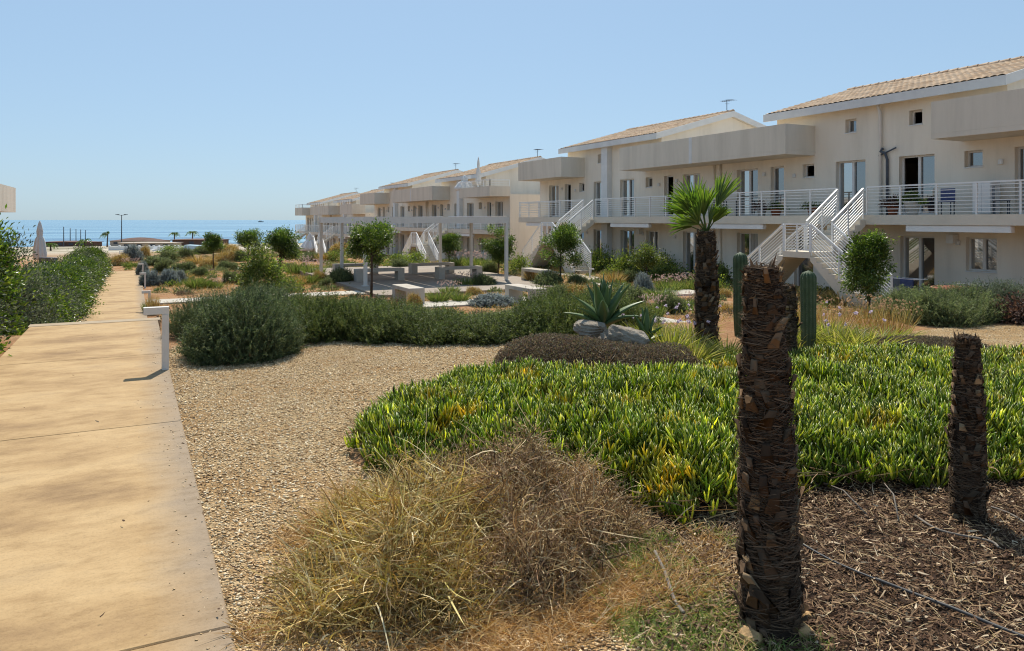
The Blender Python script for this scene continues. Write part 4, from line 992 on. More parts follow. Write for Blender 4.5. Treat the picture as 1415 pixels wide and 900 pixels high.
MID = [('lav', 203, 396, 27, 18, 'blue grey lavender mound nearest beside the lower walk'), ('lav', 229, 396, 27, 19, 'blue grey lavender mound right of the nearest one by the walk'),
       ('lav', 245, 392, 16, 15, 'narrow lavender at the right of the lavender pair'), ('lav', 194, 381, 14, 12, 'bluish lavender beside the far walk light'), ('gre', 219, 379, 20, 15, 'dark shrub behind the lavender pair'),
       ('gre', 246, 377, 32, 11, 'low dark shrub patch in front of the left lollipop tree'), ('tuf', 265, 401, 22, 17, 'green grass tuft on the orange soil'), ('tuf', 282, 399, 18, 14, 'smaller grass tuft on the orange soil'),
       ('gre', 209, 368, 38, 10, 'olive shrub strip near the end of the walk'), ('gre', 228, 363, 28, 12, 'dark shrub below the left beach palm'), ('brn', 196, 357, 13, 13, 'brown clipped bush by the end of the walk'),
       ('gre', 252, 360, 22, 13, 'dark round shrub below the right beach palm'), ('dry', 255, 388, 14, 9, 'orange dry tuft beside the low dark shrub'), ('tuf', 201, 435, 11, 18, 'green tuft just beyond the bent walk light'),
       ('dry', 209, 436, 13, 28, 'yellow dry tuft just beyond the bent walk light'), ('gre', 315, 393, 22, 14, 'green shrub left of the tall leafy bush'), ('flo', 298, 399, 13, 10, 'pink flowers left of the tall leafy bush'),
       ('lea', 385, 405, 40, 16, 'dark rounded shrub under the twin trunk tree'), ('flo', 407, 380, 28, 18, 'pink flowers right of the twin trunk tree'), ('flo', 431, 382, 24, 16, 'pink flowers left of the pergola'),
       ('tuf', 426, 394, 18, 15, 'green tuft in front of the pergola flowers'), ('dry', 413, 397, 12, 17, 'yellow tuft right of the twin trunk tree'), ('brn', 440, 392, 20, 13, 'grey brown bush left of the pergola post'),
       ('gre', 466, 394, 38, 17, 'dark bush in front of the leftmost plaza bench'), ('gre', 448, 398, 18, 10, 'low bush at the plaza corner'), ('brn', 285, 372, 22, 10, 'brown shrub under the left lollipop tree'),
       ('gre', 310, 374, 26, 10, 'low shrub right of the left lollipop tree'), ('gre', 272, 383, 20, 10, 'low shrub behind the grass tufts'), ('dry', 270, 366, 30, 12, 'dry brush in front of the beach'), ('brn', 310, 362, 34, 12, 'brown brush below the left lollipop tree'),
       ('dry', 445, 362, 22, 12, 'dry tuft by the far white parasol'), ('lea', 462, 362, 26, 12, 'green shrub under the pergola far corner'), ('gre', 425, 362, 28, 10, 'low shrub below the white parasols'), ('brn', 470, 352, 34, 12, 'brown brush before the far block'),
       ('lea', 550, 368, 34, 13, 'green shrub behind the plaza left bench'), ('lea', 570, 366, 30, 14, 'bright green shrub by the far stairs'), ('gre', 552, 374, 24, 12, 'dark low shrub between the plaza benches'), ('brn', 590, 358, 24, 10, 'brown brush at the foot of the far stairs'),
       ('flo', 620, 408, 22, 13, 'pink flowers beside the near bench'), ('flo', 645, 398, 26, 15, 'pink flowers in front of the right plaza bench'), ('gre', 668, 398, 34, 14, 'grey green shrub in front of the pergola near post'), ('brn', 655, 409, 20, 9, 'low brown shrub before the right plaza bench'),
       ('tuf', 605, 420, 26, 17, 'green tuft right of the near bench'), ('tuf', 635, 419, 22, 15, 'yellow green tuft by the pale walkway'), ('lav', 680, 426, 60, 14, 'silvery low bush behind the hedge'), ('brn', 572, 428, 18, 17, 'purple brown bush behind the hedge'),
       ('flo', 640, 370, 30, 16, 'pink bush behind the right plaza bench'), ('flo', 660, 372, 28, 16, 'pink bush left of the dark pergola tree'), ('lea', 650, 360, 34, 16, 'green hedge shrub before the middle block'), ('gre', 676, 380, 20, 14, 'dark shrub under the dark pergola tree'),
       ('lea', 715, 378, 30, 18, 'green shrub right of the pergola near post'), ('dry', 738, 392, 22, 18, 'orange dry tuft left of the round citrus'), ('lea', 732, 372, 22, 14, 'green shrub at the foot of the middle stairs'), ('gre', 760, 398, 40, 16, 'grey green shrub below the round citrus'),
       ('gre', 800, 398, 30, 13, 'low shrub right of the round citrus'), ('dry', 850, 396, 24, 20, 'orange dry tuft beside the white kerb'), ('lea', 835, 378, 34, 26, 'leafy green shrub before the pilaster'), ('lea', 862, 382, 30, 24, 'leafy green shrub before the garden door'),
       ('lea', 820, 372, 20, 16, 'leafy shrub behind the low white bollard'), ('gre', 875, 392, 24, 14, 'dark shrub left of the sparse citrus'), ('lea', 915, 382, 30, 24, 'leafy shrub right of the sparse citrus'), ('lea', 940, 380, 26, 20, 'leafy shrub left of the fan palm'),
       ('lav', 893, 408, 26, 18, 'silver grey mound by the white kerb'), ('flo', 925, 404, 32, 16, 'rusty flowers below the sparse citrus'), ('flo', 955, 402, 30, 16, 'rusty flowers left of the fan palm'), ('tuf', 915, 414, 38, 14, 'green tuft strip behind the small agave'),
       ('lea', 1000, 393, 18, 22, 'green shrub right of the fan palm by the stairs'), ('brn', 1000, 412, 20, 9, 'low brown shrub right of the fan palm'), ('dry', 1005, 432, 24, 12, 'dry tuft behind the further cactus'), ('dry', 1085, 418, 40, 16, 'dry flowers under the stair arch'),
       ('gre', 870, 424, 50, 20, 'dark shrub behind the small agave'), ('gre', 930, 434, 44, 20, 'dark shrub left of the fan palm trunk'), ('brn', 800, 415, 44, 16, 'grey brown shrub behind the hedge end'), ('gre', 768, 416, 34, 16, 'bushy shrub at the far right bench'),
       ('flo', 905, 440, 26, 22, 'lilac pink flowers by the small agave'), ('flo', 950, 428, 24, 16, 'pale pink flowers left of the fan palm trunk'), ('dry', 1130, 420, 40, 20, 'dry flower patch at the foot of the stairs'), ('dry', 1170, 424, 36, 20, 'dry flower patch below the stair railing'),
       ('lea', 232, 350, 30, 8, 'green brush at the edge of the beach'), ('brn', 300, 350, 40, 9, 'brown brush before the beach wall'), ('gre', 330, 362, 20, 12, 'dark brush behind the tall leafy bush'), ('lav', 178, 362, 22, 14, 'blue flowered bush at the end of the walk'),
       ('brn', 158, 368, 24, 12, 'dry brown bush closing the end of the walk'), ('flo', 176, 370, 16, 9, 'lilac flowers at the end of the walk'), ('gre', 275, 352, 26, 10, 'dark brush by the blue beach tent')]
for a in MID: mid(*a)

for n_, s_, k, m_, lab in ((22.6, 11.2, 1.1, 0, 'leafy shrub at the wall below the right ground floor window'), (23.2, 14.6, .9, 1, 'pale leafy shrub at the wall left of the ground floor window'), (21.4, 18.6, .9, 0, 'leafy shrub behind the citrus tree by the near stairs'),
        (21.0, 23.4, 1.2, 0, 'leafy shrub at the foot of the near stairs, left flight'), (23.0, 25.4, 1.3, 1, 'pale leafy shrub at the wall right of the fan palm'), (22.8, 28.2, 1.5, 0, 'tall leafy shrub at the wall behind the fan palm'),
        (22.9, 31.0, 1.4, 1, 'pale leafy shrub at the wall between the garden windows'), (22.6, 33.4, 1.5, 0, 'tall leafy shrub at the wall behind the sparse citrus'), (22.4, 39.8, 1.3, 0, 'leafy shrub at the wall behind the middle stairs'),
        (20.4, 12.6, 1.2, 0, 'leafy shrub before the laundry rack at the right edge'), (19.2, 10.6, 1.3, 1, 'pale leafy shrub at the right edge behind the clay bowl'), (18.6, 13.0, 1.1, 0, 'leafy shrub left of the clay bowl')):
    shrub('leafy_shrub', gre[1] if m_ == 0 else wall_bush, n_, s_, lab, 'shrub', None, (k * 1.15, k * 1.15, k), 'leafy shrubs at the foot of the nearest block')

# left hedge: separate plants along the walk
hm = [leafy_mesh('hedge_plant', .85, .95, 1.75, 24000, M['hedge'], .07, 110, .12, True, 0, .3, .42, .45), leafy_mesh('hedge_plant', .8, .95, 1.7, 13000, M['hedge_grey'], .06, 90, .13, True, 0, .3, .35, .45),
      leafy_mesh('hedge_plant', .9, 1.5, 1.7, 17000, M['hedge'], .08, 120, .14, True, 0, .3, .42, .5), leafy_mesh('hedge_plant', .9, 1.5, 1.6, 13000, M['hedge_grey'], .055, 110, .14, True, 0, .3, .4, .5)]
HP = [(-2.28, 9.4, 0, .95, 'nearest broad leaved hedge plant at the left edge'), (-2.30, 11.0, 0, 1.0, 'broad leaved hedge plant beside the upper walk'), (-2.32, 12.6, 1, 1.0, 'grey leaved hedge plant beside the top of the steps'),
      (-2.35, 14.3, 0, 1.1, 'broad leaved hedge plant at the steps'), (-3.9, 12.2, 1, 1.05, 'grey leaved hedge plant in the back row at the left edge'), (-3.9, 15.4, 0, 1.1, 'broad leaved hedge plant in the back row'), (-2.4, 16.4, 1, 1.25, 'tall grey leaved hedge plant past the steps'),
      (-2.42, 19.4, 2, .98, 'glossy hedge plant at the start of the lower walk'), (-2.42, 22.3, 3, .95, 'grey green hedge plant along the lower walk'), (-2.4, 25.2, 2, .88, 'glossy hedge plant along the lower walk with pale tips'),
      (-2.4, 28.1, 2, .84, 'glossy hedge plant halfway down the lower walk'), (-2.38, 31.0, 3, .84, 'grey green hedge plant halfway down the lower walk'), (-2.38, 33.9, 2, .8, 'glossy hedge plant past the halfway of the lower walk'),
      (-2.36, 36.8, 2, .78, 'glossy hedge plant in the far half of the lower walk'), (-2.36, 39.7, 3, .9, 'grey green hedge plant in the far half of the lower walk'), (-2.34, 42.6, 2, .9, 'glossy hedge plant near the end of the lower walk'),
      (-2.34, 45.5, 2, .88, 'glossy hedge plant second from the end of the walk'), (-2.32, 48.4, 3, .85, 'grey green hedge plant at the end of the walk'),
      (-4.3, 20, 2, .85, 'hedge plant in the back row below the closed parasol'), (-4.4, 24.5, 3, .75, 'grey hedge plant in the back row below the garden sofa')]
for n_, s_, m_, k, lab in HP:
    n_ += -.12 if s_ < 15 else .24
    shrub('hedge_plant', hm[m_], n_, s_, lab, 'hedge', random.choice([0, math.pi]) + random.gauss(0, .08), (1, 1.05, k * (1.22 if s_ < 17 else 1)), 'hedge along the left of the walk', min(tz(n_, s_), tz(n_, s_ + 1)))

# ================================================================== TREES
def tree(px, py, crown_w, crown_h, total, label, mat='citrus', trunks=1, n=5200, leaf=.085, at=None, rt=.035, core=.3, clusters=52, spread=None, lean=0.):
    if at: nn, s = at; z = tz(nn, s)
    else: nn, s, z, _ = ground(px, py)
    e = tag(empty('citrus_tree', (nn, s, z - .02), random.uniform(0, 6)), label, 'tree', 'small trees in the garden')
    cz = total - crown_h / 2; b = MB()
    for k in range(trunks):
        o = Vector((.16 * k, .1 * k, 0)); top = Vector((lean + .05 * k, 0, cz))
        b.tube([o, o * .7 + Vector((.02, .01, cz * .35)), top * .8 + Vector((0, .02, 0)), top], [rt * 1.25, rt, rt * .8, rt * .5], 8)
    for k in range(9):
        a = k * 2.4 + random.random(); zz = cz + random.uniform(-.35, .3) * crown_h
        p = Vector((lean * .9, 0, max(.2, zz - .25))); d = Vector((math.cos(a) * crown_w * .36, math.sin(a) * crown_w * .36, random.uniform(.1, .45)))
        b.tube([p, p + d * .5 + Vector((0, 0, .05)), p + d], [rt * .45, rt * .3, rt * .12], 5)
    b.build('trunk', M['bark'], e, True)
    me = leafy_mesh('crown', crown_w * .42, crown_w * .42, crown_h * .42, n, M[mat], leaf, clusters, spread or crown_w * .085, False, cz, .1, .48, core)
    link('crown', me, e, (lean, 0, 0))
    return e
tree(513, 411, 1.72, 1.55, 2.76, 'round dark citrus tree in front of the pergola', n=7000, rt=.045)
tree(619, 361, 1.45, 1.5, 2.1, 'small round tree behind the pergola, left of the middle post', n=4200, at=site(621, 47), rt=.04)
tree(688, 382, 1.60, 1.95, 2.75, 'dark tree just behind the near pergola post', n=5600)
tree(775, 394, 1.80, 2.0, 2.72, 'round citrus tree before the middle stairs', n=6000, mat='citrus')
tree(894, 390, 1.65, 1.45, 1.98, 'sparse light green citrus tree before the garden windows', 'citrus_light', n=2600, clusters=30, core=.3)
tree(1197, 430, 1.50, 2.05, 2.62, 'dense round citrus tree beside the near stairs', n=7000, at=(19.8, 15.0), leaf=.08, rt=.05)
tree(295, 372, 1.15, 1.2, 2.25, 'small lollipop tree with thin trunk before the sea', n=3600)
tree(343, 366, 1.5, 1.3, 2.55, 'dark tree rising behind the tall leafy bush', at=site(343, 43), n=4200)
tree(388, 391, 1.70, 1.55, 2.45, 'twin trunk tree right of the tall leafy bush', trunks=2, n=5600, rt=.04)
n_, s_, z_, Y_ = ground(349, 405)
me = leafy_mesh('leafy_bush', .72, .72, 2.0, 6500, M['citrus_light'], .10, 64, .17, True, 0, .3, .5, .4)
shrub('leafy_bush', me, n_ + .4, s_ + .7, 'tall leafy bush with yellow green top beside the twin trunk tree', 'shrub', None, 1, None, z_)

# ================================================================== WALK LIGHTS, BENCHES, PERGOLA
def walk_light(n, s, label, h=.84, rz=0., z=None):
    e = tag(empty('walk_light', (n, s, tz(n, s) if z is None else z), rz), label, 'bollard light', 'angled bollard lights along the walks')
    b = MB(); b.cbox(-.035, .035, -.05, .05, -.2, h - .075, .004); b.build('post', M['cream_metal'], e)
    b = MB(); b.box(-.21, .035, -.05, .05, h - .073, h); b.build('arm', M['cream_metal'], e)
    b = MB(); b.box(-.2, -.05, -.035, .035, h - .080, h - .0745); b.build('diffuser', M['glass'], e)
    return e
for n_, s_, lab, z in ((.30, 8.75, 'white angled walk light nearest the camera', -.03), (.42, 25.2, 'white angled walk light at the start of the lower walk', None),
                       (.42, 34.8, 'white angled walk light beside the lavender mounds', None), (.42, 43.5, 'white angled walk light near the end of the walk', None)):
    walk_light(n_, s_, lab, .70 if z is not None else .66, 0, z)
n_, s_, z_, _ = ground(815, 385); walk_light(n_, s_, 'short white angled light at the bend of the white kerb', .5, 2.6)

def bench(n, s, L, along, label):
    """cast concrete portal bench; along='n' or 's'"""
    e = tag(empty('concrete_bench', (n, s, min(tz(n, s) + .03, PZ) if not (7.9 < n < 16.5 and 26 < s < 42.2) else PZ), 0 if along == 's' else -math.pi / 2), label, 'bench', 'concrete benches round the square')
    h, w, t = .54, .54, .30
    b = MB(); b.cbox(-w / 2, w / 2, -L / 2, L / 2, h - .13, h, .012); b.build('seat', M['concrete'], e)
    for sg in (-1, 1):
        b = MB(); y = sg * (L / 2 - t / 2 - .003); b.box(-w / 2 + .003, w / 2 - .003, y - t / 2, y + t / 2, -.25, h - .132); b.build('leg', M['concrete'], e)
bench(8.3, 24.0, 1.8, 's', 'nearest concrete bench seen from its end')
bench(11.75, 22.0, 2.0, 's', 'concrete bench at the near right of the pergola')
bench(9.85, 32.4, 2.2, 'n', 'grey bench under the pergola behind the round tree trunk')
bench(13.6, 32.1, 2.2, 'n', 'pale bench under the right of the pergola, front row')
bench(9.9, 36.6, 2.2, 'n', 'bench at the far left under the pergola')
bench(13.5, 35.4, 2.3, 'n', 'bench at the back right under the pergola')
bench(16.0, 28.9, 1.9, 's', 'pinkish bench right of the pergola near post')

def pergola():
    e = tag(empty('pergola', (0, 0, PZ)), 'white square pergola with slatted sheets over the paved square', 'pergola')
    n0, n1, s0, s1 = 8.5, 15.0, 29.9, 38.0; T = 2.86
    for n in (n0, n1):
        for s in (s0, 33.8, s1):
            b = MB(); b.cbox(n - .07, n + .07, s - .07, s + .07, .02, T - .285, .008); b.box(n - .13, n + .13, s - .13, s + .13, -.1, .018); b.build('post', M['cream_metal'], e)
    for y in (s0, s1):
        b = MB(); b.box(n0 - .1, n1 + .1, y - .07, y + .07, T - .28, T); b.build('beam', M['cream_metal'], e)
    for x in (n0, n1):
        b = MB(); b.box(x - .07, x + .07, s0 + .072, s1 - .072, T - .28, T - .004); b.build('beam', M['cream_metal'], e)
    k = 4; w = (n1 - n0) / k
    for i in range(k - 1):
        x = n0 + (i + 1) * w; b = MB(); b.box(x - .03, x + .03, s0 + .072, s1 - .072, T - .20, T - .05); b.build('rafter', M['cream_metal'], e)
    for i in range(k):
        x0 = n0 + i * w + .06; x1 = n0 + (i + 1) * w - .06; b = MB()
        b.box(x0, x1, s0 + .1, s1 - .1, T - .045, T - .03); b.build('shade_sheet', M['fabric_white'], e)
pergola()

# ================================================================== APARTMENT BLOCKS
def rail(mb, p0, p1, h=1.0, bars=8, step=1.25):
    p0 = Vector(p0); p1 = Vector(p1); d = p1 - p0; L = Vector((d.x, d.y, 0)).length; k = max(1, round(L / step))
    for i in range(k + 1):
        q = p0 + d * (i / k); mb.box(q.x - .026, q.x + .026, q.y - .026, q.y + .026, q.z - .12, q.z + h - .026)
    mb.bar(p0 + Vector((0, 0, h)), p1 + Vector((0, 0, h)), .065, .05)
    for j in range(bars):
        z = .09 + (h - .16) * j / (bars - 1) * .98
        mb.bar(p0 + Vector((-.012, -.012, z)), p1 + Vector((-.012, -.012, z)), .022)

def roof_slab(rt, y0, y1, za, xa, zr, xr, xb):
    """clay tile roof: corrugated courses on both slopes, ridge caps, white verge and eave boards"""
    per, course = .24, .36; ny = int((y1 - y0) / per) * 6
    ya = np.linspace(y0, y1, ny + 1); cor = .035 * np.abs(np.sin((ya - y0) / per * math.pi)) ** .7
    def slope(xe, ze):
        n = int(math.hypot(xr - xe, zr - ze) / course); V = []; rows = []
        for i in range(n):
            for f in (0, 1):
                t = (i + f) / n; x = xe + (xr - xe) * t; z = ze + (zr - ze) * t + (.045 if f == 0 else .0) + .02
                V.append(np.stack([np.full(ny + 1, x), ya, z + cor], 1))
        V = np.concatenate(V); w = ny + 1; q = []
        for r in range(2 * n - 1):
            i = r * w + np.arange(ny); q.append(np.stack([i, i + 1, i + w + 1, i + w], 1))
        return npmesh('tile_slope', V, np.concatenate(q), None, M['tiles'], False)
    link('tiles', slope(xa, za), rt); link('tiles', slope(xb, za), rt)
    m = MB(); k = int((y1 - y0) / .4)
    for i in range(k):
        a = y0 + i * (y1 - y0) / k; b = a + (y1 - y0) / k * 1.08
        ring = lambda y, r: [(xr + r * math.cos(t), y, zr + .03 + r * math.sin(t)) for t in [math.pi * j / 8 for j in range(9)]] + [(xr, y, zr - .02)]
        m.loft([ring(a, .13), ring(b, .105)])
    m.build('ridge_cap', M['tiles'], rt)
    m = MB(); prof = [(xa + .01, za - .24), (xa + .01, za + .012), (xr, zr + .012), (xb - .01, za + .012), (xb - .01, za - .24), (xr, zr - .24)]
    m.prism(prof, y0 + .02, y1 - .02); m.build('roof_deck', M['plaster'], rt)
    m = MB(); m.box(xa - .05, xa + .008, y0 - .045, y1 + .045, za - .27, za + .045)
    for ye in (y0 - .045, y1):
        for (x0, x1) in ((xa + .009, xr), (xr, xb - .009)):
            z0, z1 = (za, zr) if x0 < xr - .01 else (zr, za)
            m.loft([[(x0, ye, z0 - .26), (x0, ye + .045, z0 - .26), (x0, ye + .045, z0 + .06), (x0, ye, z0 + .06)], [(x1, ye, z1 - .26), (x1, ye + .045, z1 - .26), (x1, ye + .045, z1 + .06), (x1, ye, z1 + .06)]])
    m.build('fascia', M['white_trim'], rt)

def window(root, y0, y1, z0, z1, leaves_=1, style='glass', depth=.24, name=None):
    """frame mesh with its panes as children, set back in the wall opening"""
    f = MB(); t = .06; x0, x1 = depth - .05, depth + .02
    f.box(x0, x1, y0, y0 + t, z0, z1); f.box(x0, x1, y1 - t, y1, z0, z1); f.box(x0, x1, y0 + t + .001, y1 - t - .001, z1 - t, z1); f.box(x0, x1, y0 + t + .001, y1 - t - .001, z0, z0 + t)
    ym = (y0 + y1) / 2
    if leaves_ == 2: f.box(x0 - .015, x1, ym - .05, ym + .05, z0 + t + .001, z1 - t - .001)
    o = f.build(name or ('glazed_door' if z1 - z0 > 1.6 else 'window'), M['frame'], root)
    spans = [(y0 + t, y1 - t)] if leaves_ == 1 else [(y0 + t, ym - .05), (ym + .05, y1 - t)]
    for i, (a, b) in enumerate(spans):
        p = MB(); open_ = style == 'open' and i == len(spans) - 1
        xx = depth + .008 if not open_ else depth + .9
        p.poly([(xx, a, z0 + t), (xx, b, z0 + t), (xx, b, z1 - t), (xx, a, z1 - t)])
        p.build('pane' if not open_ else 'doorway', (M['glass'] if i == 0 else M['coated_glass']) if not open_ else M['inside'], o)
        if style == 'curtain' and i == 0:
            c = MB(); rings = []
            for k in range(25):
                y = a + (b - a) * k / 24; x = depth - .035 + .008 * math.sin(k * 1.6); rings.append((x, y))
            for (xa_, ya_), (xb_, yb_) in zip(rings[:-1], rings[1:]): c.poly([(xa_ + .038, ya_, z0 + t + .02), (xb_ + .038, yb_, z0 + t + .02), (xb_ + .038, yb_, z1 - t), (xa_ + .038, ya_, z1 - t)])
            c.build('curtain', M['curtain'], o)
    if z1 - z0 < 1.6:
        sl = MB(); sl.box(-.03, depth - .06, y0 - .02, y1 + .02, z0 - .035, z0 - .001); sl.build('sill', M['white_trim'], o)
    return o

def block(s0, drop, label, units=2, style=0):
    U = 17.5; LEN = U * units; G = -1.35 - drop
    root = tag(empty('apartment_block', (25.0, s0, G)), label, 'apartment block', 'terraced apartment blocks stepping down to the sea')
    ZS0, ZS1, ZT, ZE = 2.78, 3.12, 5.78, 7.42; holes = []; wins = []
    rr = random.Random(7 + style)
    for u in range(units):
        c = u * U + U / 2
        roofy = (c - 5.0 + .3, c + 5.0 + .3)
        for sg in (-1, 1):
            for (a, b, z0, z1, lv) in ((.7, 2.05, ZS1 + .02, 5.27, 2), (3.1, 3.7, 4.72, 5.27, 1), (4.7, 5.45, ZS1 + .02, 5.27, 1), (6.2, 7.5, ZS1 + .02, 5.27, 2)):
                y0, y1 = (c + a, c + b) if sg > 0 else (c - b, c - a); holes.append((y0, y1, z0, z1)); wins.append((y0, y1, z0, z1, lv))
            for (a, b, z0, z1, lv) in ((.75, 2.05, .06, 2.36, 2), (3.15, 4.15, 1.24 if sg < 0 else .06, 2.36, 2 if sg < 0 else 1), (6.2, 7.5, .06, 2.36, 2)):
                y0, y1 = (c + a, c + b) if sg > 0 else (c - b, c - a); holes.append((y0, y1, z0, z1)); wins.append((y0, y1, z0, z1, lv))
            y0, y1 = (c + 1.1, c + 1.6) if sg > 0 else (c - 1.6, c - 1.1); holes.append((y0, y1, 6.37, 6.9)); wins.append((y0, y1, 6.37, 6.9, 1))
    # wall skin with real openings
    w = MB()
    def skin(ya, yb, za, zb, hs):
        ys_ = sorted({ya, yb} | {h for q in hs for h in q[:2]}); zs_ = sorted({za, zb} | {h for q in hs for h in q[2:]})
        for a, b in zip(ys_[:-1], ys_[1:]):
            for c_, d in zip(zs_[:-1], zs_[1:]):
                my, mz = (a + b) / 2, (c_ + d) / 2
                if not any(q[0] < my < q[1] and q[2] < mz < q[3] for q in hs): w.poly([(0, a, c_), (0, a, d), (0, b, d), (0, b, c_)])
        for (a, b, c_, d) in hs:
            D = .30
            w.poly([(0, a, c_), (D, a, c_), (D, a, d), (0, a, d)]); w.poly([(0, b, c_), (0, b, d), (D, b, d), (D, b, c_)])
            w.poly([(0, a, d), (D, a, d), (D, b, d), (0, b, d)]); w.poly([(0, a, c_), (0, b, c_), (D, b, c_), (D, a, c_)])
    skin(0, LEN, -.7, ZT, [h for h in holes if h[3] < ZT])
    DP = 10.0
    w.poly([(0, 0, -.7), (DP, 0, -.7), (DP, 0, ZT), (0, 0, ZT)]); w.poly([(0, LEN, -.7), (0, LEN, ZT), (DP, LEN, ZT), (DP, LEN, -.7)])
    w.poly([(0, 0, ZT), (DP, 0, ZT), (DP, LEN, ZT), (0, LEN, ZT)]); w.poly([(DP, 0, -.7), (DP, LEN, -.7), (DP, LEN, ZT), (DP, 0, ZT)])
    xr, zr, xa, za, xb = 4.85, 8.98, -.5, 7.48, 10.2
    for u in range(units):
        c = u * U + U / 2; y0, y1 = c - 4.7, c + 5.3
        skin(y0 + .22, y1 - .22, ZT, ZE, [h for h in holes if h[3] > ZT and y0 < h[0] < y1])
        zx = lambda x: za + (zr - za) * (x - xa) / (xr - xa) - .25
        for ye in (y0 + .22, y1 - .22):
            w.poly([(0, ye, ZT), (DP, ye, ZT), (DP, ye, zx(xr) - (zr - za) * (DP - xr) / (xb - xr)), (xr, ye, zx(xr)), (0, ye, max(ZE, zx(0)))])
        w.poly([(DP, y0 + .22, ZT), (DP, y1 - .22, ZT), (DP, y1 - .22, ZE), (DP, y0 + .22, ZE)])
        rt = empty('roof'); rt.parent = root
        roof_slab(rt, y0, y1, za, xa, zr, xr, xb)
        if u < units and style != 9:
            an = MB(); ya = y0 + .5; an.tube([(xr, ya, zr), (xr, ya, zr + .75)], .02, 6)
            for k in range(5): an.tube([(xr - .35 + .02 * k, ya - .42 + k * .17, zr + .7), (xr + .35 - .02 * k, ya - .42 + k * .17, zr + .7)], .008, 5)
            an.tube([(xr, ya - .5, zr + .7), (xr, ya + .4, zr + .7)], .012, 5); an.tube([(xr, ya - .2, zr + .5), (xr - .3, ya - .2, zr + .48)], .01, 5); an.build('antenna', M['dark_metal'], root)
    w.build('wall', M['plaster'], root)
    for i, (y0, y1, z0, z1, lv) in enumerate(wins):
        st_ = rr.choice(['glass', 'glass', 'open', 'curtain']) if lv == 2 else rr.choice(['glass', 'glass', 'open'])
        window(root, y0, y1, z0, z1, lv, st_)
    # terrace parapets in front of the roof gaps
    PX = -1.7; cuts = [(0, 5.7)] + [(k * U - 5.7, k * U + 5.7) for k in range(1, units)] + [(LEN - 5.7, LEN)]
    for k, (a, b) in enumerate(cuts):
        p = MB(); open_end = style == 1 and k == 0
        top = 6.82 if not open_end else 6.35
        p.box(PX, 0 - .002, a, b, 5.60, 5.76)
        p.box(PX, PX + .16, a, b, 5.762, top); p.box(PX + .162, -.002, a, a + .16, 5.762, top); p.box(PX + .162, -.002, b - .16, b, 5.762, top)
        p.build('terrace_parapet', M['parapet'], root)
        r_ = MB()
        if open_end or style == 2:
            rail(r_, (PX + .08, a + .1, top), (PX + .08, b - .1, top), .5, 3, 1.2); rail(r_, (PX + .08, a + .1, top), (0, a + .1, top), .5, 3, 1.2)
            r_.build('terrace_railing', M['white_metal'], root)
        if 0 < k < len(cuts) - 1:
            d = MB(); ym = (a + b) / 2; d.box(PX - .012, PX - .001, ym - .10, ym + .10, 5.6, top + .004); d.build('joint_strip', M['white_trim'], root)
            for dy in (-.22, .2):
                d = MB(); d.tube([(-.07, ym + dy, -.3), (-.07, ym + dy, 2.775)], .05, 10); d.tube([(-.07, ym + dy, 3.125), (-.07, ym + dy, 5.595)], .05, 10); d.build('downpipe', M['plaster'], root, True)
    # balcony slab
    b_ = MB(); b_.box(PX, -.002, .35, LEN - .05, ZS0, ZS1); b_.build('balcony_slab', M['stair'], root)
    cs = [u * U + U / 2 for u in range(units)]
    y = .4
    for c in cs + [None]:
        ye = (c - .62) if c is not None else LEN - .1
        r_ = MB(); rail(r_, (PX + .06, y, ZS1), (PX + .06, ye, ZS1)); r_.build('balcony_railing', M['white_metal'], root)
        if c is not None: y = c + .62
    for ye in (.4, LEN - .1):
        r_ = MB(); rail(r_, (PX + .13, ye, ZS1), (-.06, ye, ZS1)); r_.build('balcony_railing', M['white_metal'], root)
    # double stairs
    for u, c in enumerate(cs):
        sr = MB(); rs = (ZS1 - 1.85) / 7; xA, xB = -3.35, -4.5; hw = .6
        tops = []; x = PX
        for i in range(6):
            z = ZS1 - rs * (i + 1); tops += [(x, z), (x - .275, z)]; x -= .275
        prof = [(PX - .001, ZS1 - rs)] + tops[1:] + [(xA, 1.85 - .22), (PX - .001, ZS0 - .05)]
        sr.prism(prof, c - hw, c + hw)
        sr.box(xB, xA - .002, c - hw, c + hw, 1.64, 1.85)
        for sg in (-1, 1):
            rl = (1.85 - .1) / 10; tops = []; yy = c + sg * (hw + .001)
            pr = []
            for i in range(9):
                z = 1.85 - rl * (i + 1); pr += [(yy, z), (yy + sg * .25, z)]; yy += sg * .25
            pr += [(yy, -.3), (yy - sg * .35, -.3), (c + sg * (hw + .001), 1.55)]
            sr.prism(pr, xB, xA - .002, 'x')
        so = sr.build('staircase', M['stair'], root)
        r_ = MB(); e = .05
        for sg in (-1, 1): rail(r_, (PX - .05, c + sg * (hw - e), ZS1), (xA, c + sg * (hw - e), 1.85 + .1), .95, 8, 1.0)
        rail(r_, (xB + e, c - hw + e, 1.85), (xB + e, c + hw - e, 1.85), .95, 8, .6)
        for sg in (-1, 1):
            y0, y1 = c + sg * (hw), c + sg * (hw + 2.25)
            for xx in (xB + e, xA - e): rail(r_, (xx, y0, 1.85), (xx, y1, .12 + .1), .95, 8, 1.15)
        r_.build('railing', M['white_metal'], so)
